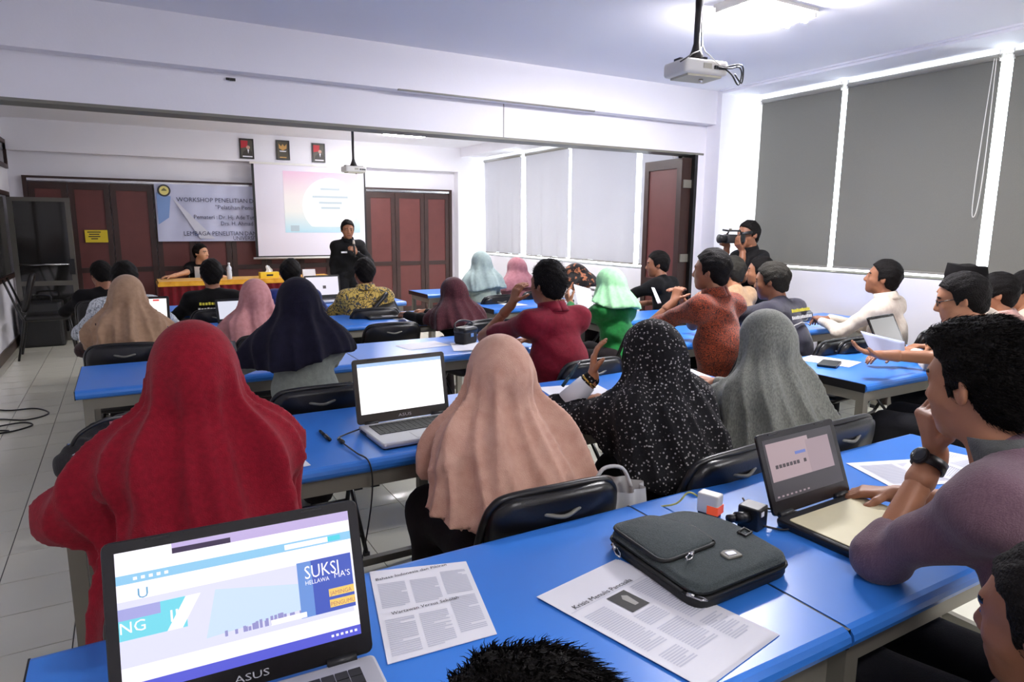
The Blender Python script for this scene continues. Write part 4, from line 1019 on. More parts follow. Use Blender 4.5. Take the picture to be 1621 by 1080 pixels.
def person(label, top, yaw=0., lean=8., hyaw=0., hpitch=0., hroll=0., woman=False, skin='a', shirt=None, sleeve='long', hair=None, hijab=None,
           arms=None, pants=None, standing=False, h=.016, hh=.0075, seat=True, chair_label=None, wide=1., extra=None, chair_dy=0., group=None, collar=None, twist=0., body_h=None):
    """top = world position of the crown. Local frame faces +y. hyaw>0 turns the head to the person's left."""
    yaw = R(yaw); l = R(lean); k = (.93 if woman else 1.)
    ztop = top[2]; hz = .12*k+(.022 if hijab else .022)
    pel = V3(0, 0, .55 if not standing else ztop*.53)
    nk = R(min(lean+12, 40)); u = V3(0, math.sin(l), math.cos(l)); un = V3(0, math.sin(nk), math.cos(nk))
    Lt = (ztop-hz-.135*k*math.cos(nk)-pel[2])/math.cos(l)
    N = pel+u*Lt; Hc = N+un*.135*k
    Rh = rotm(R(hyaw), R(hpitch), R(hroll))*k
    ca, sa = math.cos(yaw), math.sin(yaw); off = V3(ca*Hc[0]-sa*Hc[1], sa*Hc[0]+ca*Hc[1], 0)
    root = V3(top[0]-off[0], top[1]-off[1], 0)
    e = empty('person', tuple(root), yaw, label, 'person', group)
    def loc(p): p = np.array(p, float)-root; return V3(ca*p[0]+sa*p[1], -sa*p[0]+ca*p[1], p[2])
    def locd(p): return V3(ca*p[0]+sa*p[1], -sa*p[0]+ca*p[1], p[2])
    sw = (.140 if woman else .168)*wide
    X = V3(1, 0, 0); SL = N-u*.08-X*sw; SR = N-u*.08+X*sw
    # --- arms
    A = {}
    arms = arms or {}
    for key, S, sx in (('L', SL, -1), ('R', SR, 1)):
        sp = arms.get(key, {})
        Wr = loc(sp['w']) if 'w' in sp else np.array(sp.get('l', (sx*.13, .40, .80) if not standing else (sx*.24, .02, pel[2]-.02)), float)
        if 'e' in sp: El = loc(sp['e'])
        else: El, Wr = ik(S, Wr, .29*k, .26*k, sp.get('pole', (sx*.9, -.3, -.6)))
        d = locd(sp['d']) if 'd' in sp else unit(unit(Wr-El)+V3(-sx*.2, .1, 0))
        n = locd(sp['n']) if 'n' in sp else (V3(0, 0, -1) if abs(unit(d)[2]) < .8 else V3(-sx, 0, 0))
        A[key] = dict(S=S, E=El, W=Wr, d=d, n=n, curl=sp.get('curl', 28), spread=sp.get('spread', 1.), sx=sx, thumb=sp.get('thumb', .7), hs=sp.get('hs', 1.))
    # --- legs
    if standing: hip = [(sx*.09, 0, pel[2]-.02) for sx in (-1, 1)]; knee = [(sx*.10, .02, pel[2]*.54) for sx in (-1, 1)]; ank = [(sx*.11, -.02, .09) for sx in (-1, 1)]
    else: hip = [(sx*.09, .02, .53) for sx in (-1, 1)]; knee = [(sx*.12, .42, .52) for sx in (-1, 1)]; ank = [(sx*.12, .40, .10) for sx in (-1, 1)]
    allp = np.array([pel, N, Hc]+[A[q][z] for q in 'LR' for z in 'SEW']+hip+knee+ank)
    lo, hi = allp.min(0)-.2, allp.max(0)+.2; lo[2] = max(lo[2], -.02)
    def torso(F, g):
        F.cap(pel-X*.06, pel+X*.06, .115*k+g, .115*k+g, .05)
        F.cap(pel+u*.03, pel+u*Lt*.45, (.112 if woman else .120)*k*wide+g, (.104 if woman else .120)*k*wide+g, .06, X, 1.32)
        F.cap(pel+u*Lt*.45, N-u*.13, (.104 if woman else .118)*k*wide+g, .095*k+g, .06, X, 1.45)
        F.cap(SL, SR, .056*k+g, .056*k+g, .08)
        F.cap(N-u*.015, SL, .048*k+g, .046*k+g, .05); F.cap(N-u*.015, SR, .048*k+g, .046*k+g, .05)
    def limb(F, q, g0, g1, a=1., b=1.):
        F.cap(q['S'], q['S']+(q['E']-q['S'])*a, .048*k+g0, (.048-.008*a)*k+g0, .075)
        if a >= 1: F.cap(q['E'], q['E']+(q['W']-q['E'])*b, .040*k+g1, (.040-.014*b)*k+g1, .03)
    F = Field(lo, hi, max(h, .014))
    torso(F, -.018); F.cap(N-u*.06, Hc-un*.06, .055*k, .054*k, .03)
    for q in A.values(): limb(F, q, -.004, -.002)
    for i in (0, 1): F.cap(hip[i], knee[i], .075*k, .052*k, .04); F.cap(knee[i], ank[i], .05*k, .036*k, .03); F.cap(ank[i], np.array(ank[i])+V3(0, .14, -.05), .035, .028, .02)
    parts = [F.mesh()]; mis = [np.zeros(len(parts[0][1]), int)]
    P, Q, mi = head_field(hh, Rh, Hc, skin, woman); parts.append((P, Q)); mis.append(mi)
    for q in A.values():
        Wp = q['W']; Fh = Field(Wp-.21, Wp+.21, min(.0055, hh) if hh < .009 else .0065)
        Fh.cap(q['E']+(Wp-q['E'])*.72, Wp, .032*k, .0245*k, .01); hand_prims(Fh, Wp, q['d'], q['n'], q['sx'], q['curl'], .95*k*q['hs'], q['spread'], q['thumb'])
        pm = Fh.mesh(); parts.append(pm); mis.append(np.zeros(len(pm[1]), int))
    np_mesh('body', parts, [SK[skin], M_eye, M_lip[skin]], e, np.concatenate(mis))
    # --- clothes
    F = Field(lo, hi, body_h or h); torso(F, .0)
    for q in A.values():
        if sleeve == 'long': limb(F, q, .012, .010, 1, .93)
        elif sleeve == 'roll': limb(F, q, .012, .016, 1, .15)
        else: limb(F, q, .015, .0, .74)
    if not standing: F.cap(pel+V3(0, 0, -.03), pel+V3(0, .1, -.03), .13, .12, .05, X, 1.25)
    # soft drag folds
    XX, YY, ZZ = F.ax[0][:, None, None], F.ax[1][None, :, None], F.ax[2][None, None, :]
    F.V = F.V+(.004*np.abs(np.sin(19*ZZ+11*XX+5*YY))+.0035*np.sin(24*XX-31*ZZ+14*YY)+.002*np.sin(60*ZZ+30*XX-22*YY)).astype(np.float32)
    if shirt is not None: np_mesh('shirt', [F.mesh()], [shirt], e)
    lo2, hi2 = np.array(hip+knee+ank).min(0)-.18, np.array(hip+knee+ank).max(0)+.18; lo2[2] = .03
    F = Field(lo2, hi2, .02); kk = .03 if not woman else .10
    F.cap(pel-X*.06, pel+X*.06, .12*k, .12*k, .05)
    for i in (0, 1): F.cap(hip[i], knee[i], .095*k, .075*k, kk); F.cap(knee[i], np.array(ank[i])+V3(0, 0, .0), .072*k, .055*k if not woman else .085, kk)
    np_mesh('skirt' if woman else 'trousers', [F.mesh()], [pants or (M_skirt if woman else M_trou)], e)
    for i in (0, 1):
        a = np.array(ank[i]); F = Field(a+V3(-.08, -.1, -.12), a+V3(.08, .26, .06), .012)
        F.cap(V3(a[0], a[1]-.03, .045), V3(a[0], a[1]+.14, .036), .045, .034, .02, X, 1.05); F.V = np.maximum(F.V, .004-F.ax[2][None, None, :]).astype(np.float32); np_mesh('shoe', [F.mesh()], [M_shoe], e)
    if collar is not None:
        m = MB(); c0 = N-u*.028; nv = 24
        def cf(uu, v):
            a = 2*PI*uu; r = .068*k+.012*v; t = (1-v)*.058+.004
            r *= 1.06; p = c0+u*.012+X*(r*1.04*math.sin(a))+V3(0, 1, 0)*(-r*1.0*math.cos(a))+un*(t-.02*max(0, -math.cos(a))*0-.030*(1-math.cos(a))*.5)
            return tuple(p)
        m.grid(cf, nv, 3); o = m.build('collar', collar, e, True); md = o.modifiers.new('thick', 'SOLIDIFY'); md.thickness = .005
    # --- head dress or hair
    if hijab:
        hj = dict(hem=.72, rx=.25, ry=.17, amp=.010, nf=10, ph=0., back=.02, fwd=.0, m=None, tilt=0., cut=True); hj.update(hijab)
        zb = hj['hem']
        low = V3(hj.get('cx', 0), pel[1]+u[1]/u[2]*(zb-pel[2])-hj['back'], zb-.03)
        rr = hj['rx']; lo3 = np.minimum(np.minimum(Hc-.17, low-V3(rr+.08, rr+.08, 0)), np.array([SL, SR]).min(0)-.12); hi3 = np.maximum(np.maximum(Hc+.17, low+V3(rr+.08, rr+.08, 0)), np.array([SL, SR]).max(0)+.12); lo3[2] = zb-.03
        for q in A.values():
            lo3 = np.minimum(lo3, np.append((q['S']+(q['E']-q['S'])*.8)[:2]-.1, lo3[2])); hi3 = np.maximum(hi3, np.append((q['S']+(q['E']-q['S'])*.8)[:2]+.1, hi3[2]))
        F = Field(lo3, hi3, hj.get('h', h*.8))
        hr = Rh/k
        F.ell(Hc+hr @ V3(0, -.010, .015), (.103*k, .122*k, .122*k), .03, hr)
        F.ell(Hc+hr @ V3(0, -.04, -.03), (.090*k, .10*k, .10*k), .05, hr)
        F.cap(Hc+V3(0, -.02, -.03), low, .098*k, hj['ry'], .06, X, hj['rx']/hj['ry']) if False else None
        a0 = Hc+V3(0, -.015, -.07)
        n_ = 5
        for i in range(n_):     # cone that widens from round at the head to oval at the hem
            t0, t1 = i/n_, (i+1)/n_; q0 = a0+(low-a0)*t0; q1 = a0+(low-a0)*t1
            prof = hj.get('prof', 1.0)
            ry = lambda t: .085*k+(hj['ry']-.085*k)*t**prof
            rx = lambda t: .088*k+(hj['rx']-.088*k)*t**prof
            F.cap(q0, q1, ry(t0), ry(t1), .05, X, (rx(t0)+rx(t1))/(ry(t0)+ry(t1)))
        F.cap(SL, SR, .060*k, .060*k, .07)
        for S_, sx in ((SL, -1), (SR, 1)): F.cap(Hc+V3(sx*.03, -.02, -.08), S_, .062*k, .056*k, .06)
        for q in A.values():
            if hj.get('arm', .6): F.cap(q['S'], q['S']+(q['E']-q['S'])*hj.get('arm', .6), .066*k, .068*k, .10)
        XX, YY, ZZ = F.ax[0][:, None, None], F.ax[1][None, :, None], F.ax[2][None, None, :]
        th = np.arctan2(XX-Hc[0], -(YY-Hc[1]-.02)); dr = np.clip((Hc[2]+.06-ZZ)/.30, 0, 1)
        ph = hj['ph']; nf = hj['nf']
        zz = ZZ-Hc[2]
        w1 = nf*.5*th+ph+.7*np.sin(4*ZZ+ph)+1.6*zz*math.sin(ph*2)
        w2 = nf*.9*th-1.3*ph+5.*zz+.6*np.sin(9*ZZ+2*th)
        w3 = 14*zz+2.2*np.cos(th+ph)+ph
        dn_ = np.clip((Hc[2]-.02-ZZ)/.18, 0, 1)
        fold = 1.7*(1-np.abs(np.sin(w1)))**1.3+1.2*(1-np.abs(np.sin(w2)))**1.3-1.0+.7*dn_*(1-np.abs(np.sin(w3)))**2*np.abs(np.sin(th*1.0+ph))
        F.V = (F.V-hj['amp']*1.55*(dr**.8)*fold).astype(np.float32)
        fo = Field(lo3, hi3, F.h)   # face opening
        fo.ell(Hc+hr @ V3(0, .115, -.015), (.060*k, .085*k, .088*k), .02, hr)
        F.V = np.maximum(F.V, -fo.V)
        hemz = zb+hj['tilt']*XX+.02*np.sin(3*th+ph)+hj.get('fh', 0.)*np.clip((YY-pel[1])/.2, -1, 1)
        F.V = np.maximum(F.V, (hemz-ZZ)*.9).astype(np.float32)
        np_mesh('hijab', [F.mesh()], [hj['m']], e)
    if hair is not None:
        hr_ = dict(grow=.014, top=.02, sideb=-.02, nape=-.075, m=M_hair, n=0, L=.02, back=.5); hr_.update(hair)
        P, Q = hair_field(min(hh, .007), Rh, Hc, hr_['grow'], hr_['top'], hr_['sideb'], hr_['nape'], hr_.get('quiff', 0.), hr_.get('bald', False), hr_.get('seed', 0))
        pts = [(P, Q)]
        if hr_['n']: pts.append(strands(P, Q, Hc, Rh, hr_['n'], hr_['L'], 3, back=hr_['back']))
        np_mesh('hair', pts, [hr_['m']], e)
    if seat and not standing:
        cl = chair_label or ('black folding chair under the '+' '.join(label.split(',')[0].split()[:11]))
        p = root+V3(-sa*(-.03+chair_dy), ca*(-.03+chair_dy), 0)
        chair(p[0], p[1], yaw, cl)
    info = dict(e=e, Hc=Hc, Rh=Rh, N=N, u=u, X=X, SL=SL, SR=SR, pel=pel, A=A, root=root, yaw=yaw, k=k, loc=loc)
    def world(p): return V3(root[0]+ca*p[0]-sa*p[1], root[1]+sa*p[0]+ca*p[1], p[2])
    info['world'] = world
    if extra: extra(info)
    return info
def back_print(I, lines, m_, dz=-.16, size=.03, stripe=None):
    """lettering printed across the shoulders of a jacket"""
    u = Vector(I['u']); y = Vector((0, -1, 0)); n = (y-u*(y @ u)).normalized()
    for j, body in enumerate(lines):
        c = Vector(I['N'])+u*(dz-.045*j)+n*(.138)
        L = lookM(c, (1, 0, 0), u); n_ = len(body); wd = size*.72; mb = MB()
        for q in range(n_):     # too blurred to read: a row of letter sized strokes
            x0 = (q-n_/2)*wd; hh_ = size*(.62 if q % 3 else .72)
            mb.box(x0, x0+wd*.74, 0, hh_, -.001, .001, L)
        mb.build('blurred_print', m_ if j == 0 else M_white, I['e'])
    if stripe:
        pts = [Vector(I['N'])+u*(dz-.10-.05*abs(t)/.15*0+.03*(1-abs(t)/.2))+n*(.126-.05*(t/.2)**2)+Vector((t, 0, 0)) for t in np.linspace(-.2, .2, 9)]
        MB().tube(pts, .0035, 6).build('piping', M_white, I['e'], True)

# cloth of the hijabs and shirts
HJ = dict(
 red=fabric('crimson_cloth', rgb(142, 17, 37), rgb(124, 12, 30), 'mottle', 80, .5, .2, sheen=.08),
 beige=fabric('beige_pink_cloth', rgb(214, 172, 152), rgb(198, 152, 132), 'plain', 25),
 dots=fabric('black_dotted_cloth', rgb(22, 21, 24), rgb(170, 166, 164), 'dots', 84, .24, .06, sheen=.04),
 grey=fabric('grey_melange_cloth', rgb(140, 142, 132), rgb(112, 114, 106), 'mottle', 190, .5, .14, stretch=(1, 1, .4)),
 navy=fabric('navy_cloth', rgb(24, 22, 40), rgb(17, 16, 32), sheen=.06), pink=fabric('pink_cloth', rgb(206, 148, 148), rgb(190, 130, 130)),
 tan=fabric('tan_cloth', rgb(176, 144, 116), rgb(160, 128, 102)), maroon=fabric('maroon_dotted_cloth', rgb(66, 26, 34), rgb(104, 56, 60), 'dots', 120, .25, .06),
 mint=fabric('pale_mint_cloth', rgb(186, 204, 198), rgb(170, 190, 184)), rose=fabric('dusty_rose_cloth', rgb(176, 120, 128), rgb(160, 104, 112)),
 floral=fabric('black_floral_cloth', rgb(176, 110, 74), rgb(22, 18, 17), 'mottle', 22, .58, .03), lime=fabric('mint_green_cloth', rgb(168, 226, 172), rgb(150, 208, 156)))
SH = dict(
 purple=fabric('purple_striped_shirt', rgb(116, 90, 100), rgb(106, 80, 91), 'mottle', 60, .5, .12, stretch=(5, 5, .4)), maroon=fabric('dark_red_shirt', rgb(124, 18, 40), rgb(106, 14, 33), sheen=.08),
 grey=fabric('grey_green_blouse', rgb(150, 156, 148), rgb(130, 136, 130)), white=fabric('cream_shirt', rgb(232, 220, 204), rgb(214, 200, 182)), black=fabric('black_shirt', rgb(17, 16, 18), rgb(11, 10, 12), sheen=.02),
 navyj=fabric('navy_jacket', rgb(44, 42, 56), rgb(34, 32, 44)), yellow=fabric('yellow_batik', rgb(206, 176, 92), rgb(34, 34, 34), 'batik', 26, .06, .04, c3=rgb(70, 74, 84)),
 orange=fabric('brown_orange_batik', rgb(138, 62, 36), rgb(52, 28, 22), 'batik', 60, .1, .05, c3=rgb(176, 70, 34)), wpat=fabric('white_patterned_shirt', rgb(206, 212, 216), rgb(96, 104, 110), 'batik', 30, .04, .03, c3=rgb(226, 228, 230)),
 green=fabric('green_blouse', rgb(22, 122, 52), rgb(16, 100, 42)), tan=fabric('tan_shirt', rgb(190, 156, 120), rgb(172, 138, 104)), blue=fabric('blue_shirt', rgb(44, 60, 130), rgb(36, 50, 112)),
 pinkm=fabric('pale_pink_shirt', rgb(222, 178, 166), rgb(204, 158, 148)), dark=fabric('dark_blouse', rgb(36, 24, 26), rgb(58, 36, 36), 'mottle', 70, .55, .08), whitef=fabric('white_floral_blouse', rgb(226, 224, 224), rgb(60, 56, 60), 'mottle', 34, .40, .04),
 mintb=fabric('mint_blouse', rgb(178, 190, 176), rgb(160, 174, 160)), redb=fabric('crimson_dress', rgb(140, 18, 36), rgb(114, 11, 28), 'mottle', 60, .5, .12))

# ---- row behind the nearest tables
person('woman in a long crimson hijab seen from behind, seated beside the black handbag', (.12, 1.75, 1.30), 0, 10, woman=True, shirt=SH['redb'], h=.013, hh=.009,
       hijab=dict(m=HJ['red'], hem=.56, rx=.28, ry=.21, amp=.011, nf=9, ph=.8, back=.02, arm=1.0, h=.0095, prof=.9),
       arms=dict(L=dict(e=(-.175, 1.76, .86), w=(-.06, 2.05, .80)), R=dict(e=(.28, 1.82, .83), w=(.20, 2.06, .80))))
person('woman in a beige pink hijab typing at the silver laptop', (.975, 1.78, 1.198), -3, 10, woman=True, shirt=SH['dark'], h=.013, hh=.009,
       hijab=dict(m=HJ['beige'], hem=.70, rx=.285, ry=.20, amp=.013, nf=10, ph=2.2, back=.03, arm=1.05, h=.0095, tilt=-.10, fh=.06, prof=1.1),
       arms=dict(L=dict(e=(.815, 1.83, .83), w=(.90, 2.08, .80)), R=dict(e=(1.15, 1.83, .83), w=(1.08, 2.08, .80))))
def bracelet(I):
    A = I['A']['L']; d = unit(A['W']-A['E']); c = A['W']-d*.075
    x = unit(np.cross(d, (0, 0, 1))); y = np.cross(d, x)
    m = MB(); m.tube([tuple(c-d*.055), tuple(c), tuple(c+d*.045)], .047, 16, r1=.036); m.build('white_cuff', mat('white_cuff_cloth', rgb(220, 222, 228), .8), I['e'], True)
    m = MB(); m.tube([tuple(c+d*.055+(x*math.cos(t)+y*math.sin(t))*.030) for t in np.linspace(0, 2*PI, 20)], .004, 6); m.build('bracelet', mat('gold', rgb(220, 176, 90), .25, metal=1), I['e'], True)
person('woman in a black dotted hijab with raised hand holding a pen', (1.585, 1.77, 1.208), 4, 12, hyaw=8, hroll=-4, woman=True, shirt=HJ['dots'], h=.012, hh=.008,
       hijab=dict(m=HJ['dots'], hem=.70, rx=.255, ry=.19, amp=.010, nf=9, ph=4., back=.02, arm=.95, h=.0095, fh=.08),
       arms=dict(L=dict(e=(1.33, 1.99, .83), w=(1.445, 1.92, .975), d=(.10, .10, .95), n=(.75, -.5, 0), curl=22, spread=2.2), R=dict(w=(1.72, 2.14, .80))), extra=bracelet)
a = V3(1.412, 1.955, 1.03); pen(tuple(a), tuple(a+V3(-.035, .06, -.10)), 'dark pen held in the fingers of the woman in the dotted hijab', mat('teal_pen', rgb(40, 70, 84), .4))
person('woman in a long grey melange hijab seen from behind', (2.21, 1.80, 1.205), 2, 10, woman=True, shirt=HJ['grey'], h=.013, hh=.009,
       hijab=dict(m=HJ['grey'], hem=.58, rx=.29, ry=.21, amp=.009, nf=10, ph=1.1, back=.02, arm=.8, h=.0095, prof=.85),
       arms=dict(L=dict(w=(2.06, 2.18, .80)), R=dict(w=(2.36, 2.18, .80))))
# ---- next rows, aisle side
person('woman in a navy hijab and pale grey blouse seen from behind', (.68, 3.20, 1.285), 0, 8, woman=True, shirt=SH['grey'], h=.016, hh=.0095,
       hijab=dict(m=HJ['navy'], hem=.90, rx=.235, ry=.17, amp=.010, nf=9, ph=.3, back=.02, arm=.55, h=.012, tilt=.12),
       arms=dict(L=dict(w=(.42, 3.62, .80), e=(.36, 3.25, .84)), R=dict(w=(.82, 3.62, .80))))
person('woman in a draped pink hijab seen from behind', (.73, 4.74, 1.167), 4, 8, woman=True, shirt=SH['dark'], hh=.01,
       hijab=dict(m=HJ['pink'], hem=.60, rx=.24, ry=.18, amp=.012, nf=9, ph=3.1, arm=.7, h=.013, cx=-.06), arms={})
person('woman in a tan hijab looking towards the lit laptop', (-.01, 4.78, 1.213), -6, 10, hyaw=-8, woman=True, shirt=SH['dark'], hh=.01, wide=.9,
       hijab=dict(m=HJ['tan'], hem=.72, rx=.20, ry=.17, amp=.013, nf=9, ph=5.2, arm=.6, h=.013), arms={})
person('woman in a maroon dotted hijab bent over her writing', (2.18, 4.72, 1.13), 14, 14, hpitch=18, woman=True, shirt=SH['black'], hh=.01,
       hijab=dict(m=HJ['maroon'], hem=.76, rx=.235, ry=.18, amp=.010, nf=9, ph=2., arm=.6, h=.013), arms=dict(L=dict(w=(1.93, 5.16, .80), n=(0, 0, -1)), R=dict(w=(2.10, 5.20, .81), n=(0, 0, -1), curl=40)))
def hand_elbow(I): pass
person('man in a dark red shirt with a hand at his face', (2.065, 3.20, 1.33), 3, 14, hyaw=10, shirt=SH['maroon'], sleeve='short', hair=dict(top=.03, quiff=.0, n=1500, L=.02, back=.3), skin='b', h=.015, hh=.008, collar=SH['maroon'],
       arms=dict(L=dict(e=(1.88, 3.62, .84), w=(1.99, 3.46, 1.06), d=(.25, -.1, .9), n=(.9, .2, 0), curl=35), R=dict(w=(2.2, 3.6, .80))))
person('man in a white patterned shirt behind the tan hijab', (-.02, 5.75, 1.25), 3, 14, hyaw=-10, shirt=SH['wpat'], hair=dict(), skin='b', hh=.01, arms={})
person('man in dark clothing near the open glazed door', (-.22, 7.45, 1.17), 0, 14, hyaw=20, hpitch=15, shirt=SH['black'], hair=dict(), skin='b', hh=.011, arms={})
M_ytext = mat('yellow_print', rgb(226, 212, 60), .6)
person('man in a black jacket lettered across the back, facing the head table', (.62, 6.25, 1.23), 0, 8, shirt=SH['black'], hair=dict(), skin='b', hh=.01, arms={},
       extra=lambda I: back_print(I, ['x'*11, 'x'*12], M_ytext, -.13, .032, True))
person('man in a blue shirt beside the yellow batik man', (1.28, 6.25, 1.22), 0, 10, hyaw=-18, shirt=SH['blue'], hair=dict(), skin='b', hh=.01, arms={})
def strap(I):
    u = I['u']; n = unit(V3(0, -1, 0)+u*u[1]); pts = []
    for t in np.linspace(0, 1, 9):
        pts.append(tuple(I['N']+u*(-.06-.34*t)+I['X']*(.15-.34*t)+n*(.125+.03*math.sin(t*PI))))
    m = MB(); m.tube([V3(*p)-u*0 for p in pts], .019, 6); m.build('bag_strap', M_blackp, I['e'], True)
person('man in a yellow batik shirt with a black bag strap across his back', (1.80, 5.75, 1.24), -4, 10, hyaw=6, shirt=SH['yellow'], sleeve='short', hair=dict(), skin='b', hh=.01, h=.015, extra=strap, arms=dict(R=dict(w=(1.98, 6.3, .80))), collar=SH['yellow'])
# ---- people at the front
person('man in black and white seated behind the head table, leaning on his arm', (.94, 10.62, 1.24), 172, 8, hyaw=55, shirt=SH['black'], sleeve='short', hair=dict(), skin='c', hh=.01,
       arms=dict(L=dict(w=(1.1, 10.35, .80)), R=dict(e=(.72, 10.46, .84), w=(.52, 10.32, .80), d=(-1, -.2, 0), n=(0, 0, -1))),
       extra=lambda I: MB().grid(lambda u_, v: tuple(I['N']+I['u']*(-.06-.34*v)+I['X']*((u_-.5)*.2)+V3(0, .135+.012*math.sin(u_*PI), 0)), 6, 6).build('white_vest', mat('white_vest', rgb(220, 218, 214), .8), I['e'], True))
def badge(I):
    for sx in (-1, 1):
        c = I['N']+I['u']*-.17+I['X']*sx*.085+V3(0, .135, 0); MB().box(-.04, .04, -.012, .004, -.011, .011, Matrix.Translation(tuple(c))).build('name_badge', M_paper, I['e'])
pres = person('man in a black shirt standing before the screen speaking into a microphone', (2.70, 9.30, 1.585), 178, 1, hyaw=-4, hpitch=6, shirt=SH['black'], hair=dict(top=.026), skin='b', hh=.007, h=.015, standing=True,
       arms=dict(L=dict(w=(2.755, 9.10, 1.13), d=(-.55, -.35, .6), n=(-.5, .5, .1), curl=62), R=dict(l=(.205, .02, .71), pole=(.15, -1, 0))), extra=badge, collar=SH['black'])
p = pres['world'](pres['A']['L']['W']); mc = V3(*p)+V3(-.05, -.065, .05)
e = empty('microphone', tuple(mc), 0, 'dark handheld microphone with pale grille held by the presenter', 'microphone')
dm = Vector((-.05, .04, 1)).normalized()
MB().tube([dm*-.10, dm*.08], .011, 10, r1=.015).build('handle', M_blackp, e, True)
MB().tube([dm*.08, dm*.09, dm*.105, dm*.125, dm*.132], .018, 12, r1=.012).build('grille', mat('mic_grille', rgb(196, 184, 170), .5), e, True)
# ---- right block, front
person('woman in a pale mint hijab by the front window', (3.18, 6.20, 1.27), 6, 8, woman=True, shirt=SH['mintb'], hh=.011, hijab=dict(m=HJ['mint'], hem=.88, rx=.22, ry=.17, amp=.010, nf=9, ph=1., h=.014), arms={})
person('woman in a dusty rose hijab by the front window', (3.72, 6.40, 1.185), 12, 8, hyaw=20, woman=True, shirt=HJ['rose'], hh=.011, hijab=dict(m=HJ['rose'], hem=.84, rx=.22, ry=.17, amp=.009, nf=9, ph=2., h=.014), arms={})
person('woman in a black and orange floral hijab looking down', (3.60, 5.10, 1.185), 25, 22, hyaw=10, hpitch=32, woman=True, shirt=SH['whitef'], hh=.01, hijab=dict(m=HJ['floral'], hem=.98, rx=.19, ry=.15, amp=.007, nf=8, ph=2., h=.012), arms={})
grn = person('woman in green with a mint green hijab holding a printed sheet', (3.10, 3.95, 1.23), 10, 10, hyaw=18, woman=True, shirt=SH['green'], hh=.009, h=.015,
       hijab=dict(m=HJ['lime'], hem=.93, rx=.18, ry=.15, amp=.010, nf=9, ph=.5, h=.011, arm=.1, tilt=-.2), arms=dict(L=dict(w=(3.0, 4.30, .92), d=(-.1, .5, .7), n=(1, 0, 0), curl=35)))
person('man in a black shirt seated by the folded partition doors', (4.55, 5.05, 1.29), 20, 14, hyaw=25, hpitch=6, shirt=SH['black'], sleeve='short', hair=dict(), skin='b', hh=.0095,
       arms=dict(L=dict(w=(4.28, 5.35, .92)), R=dict(w=(4.65, 5.40, .72))), seat=True)
# ---- right block, middle
def clasp(I): pass
person('man in brown and orange batik with clasped hands', (3.08, 2.94, 1.395), 8, 8, hyaw=14, shirt=SH['orange'], sleeve='short', hair=dict(top=.024, nape=-.085), skin='b', hh=.008, h=.014,
       arms=dict(L=dict(e=(2.90, 3.30, .86), w=(3.08, 3.24, 1.04), d=(.4, .1, .8), n=(.6, .3, 0), curl=55), R=dict(e=(3.34, 3.32, .86), w=(3.19, 3.27, 1.03), d=(-.4, .1, .8), n=(-.6, .3, 0), curl=55)), collar=SH['orange'])
person('man in a plain tan shirt half hidden behind the orange batik man', (4.29, 3.88, 1.295), 10, 12, hyaw=10, shirt=SH['tan'], sleeve='short', hair=dict(m=M_hairg), skin='a', hh=.011, arms={})
person('greying man in a navy jacket with yellow lettering on the shoulders', (3.72, 3.01, 1.305), 10, 16, hyaw=12, hpitch=8, shirt=SH['navyj'], hair=dict(m=M_hairg, top=.016, bald=False), skin='b', hh=.0085, h=.015, wide=1.12,
       arms=dict(L=dict(w=(3.52, 3.46, .92), d=(-.2, .2, .9), curl=40), R=dict(w=(3.95, 3.5, .80))), extra=lambda I: back_print(I, ['x'*11, 'x'*12], M_ytext, -.10, .030, True))
person('man with dark hair and a hand at his chin beyond the navy jacket', (4.76, 3.98, 1.28), 10, 12, hyaw=20, shirt=SH['black'], hair=dict(), skin='a', hh=.01, arms=dict(L=dict(w=(4.66, 4.18, 1.05), d=(.3, -.2, .8), n=(.5, -.5, 0), curl=55)))
person('man in a cream shirt with folded hands by the window', (4.72, 2.86, 1.305), 14, 6, hyaw=12, hpitch=-8, shirt=SH['white'], hair=dict(top=.022), skin='b', hh=.0075, h=.015,
       arms=dict(L=dict(w=(4.52, 3.18, .83), d=(.4, .6, .1), curl=50), R=dict(w=(4.64, 3.20, .83), d=(-.5, .6, .1), curl=50)), collar=SH['white'])
def glasses(I):
    Rh, Hc = I['Rh'], I['Hc']; T = lambda x, y, z: tuple(Rh @ V3(x, y, z)+Hc)
    m = MB()
    for sx in (-1, 1):
        m.tube([T(sx*.033+.021*math.cos(t), .098-.004*abs(math.cos(t)), .004+.015*math.sin(t)) for t in np.linspace(0, 2*PI, 16)], .0017, 5)
        m.tube([T(sx*.054, .095, .010), T(sx*.074, .05, .012), T(sx*.083, -.01, .012)], .002, 5)
    m.tube([T(-.012, .100, .008), T(.012, .100, .008)], .0017, 5); m.build('glasses', M_blackm, I['e'], True)
gl = person('man with glasses in a white patterned shirt holding a sheet over the table', (3.50, 1.72, 1.32), 14, 14, hyaw=10, hpitch=14, shirt=SH['wpat'], sleeve='short', hair=dict(top=.016), skin='a', hh=.007, h=.015, extra=glasses,
       arms=dict(L=dict(e=(3.50, 1.78, .88), w=(3.36, 2.00, .87), d=(-.5, .6, .12), n=(-.1, .1, 1), curl=22), R=dict(w=(3.70, 2.14, .82), d=(-.8, .4, 0))), collar=SH['wpat'])
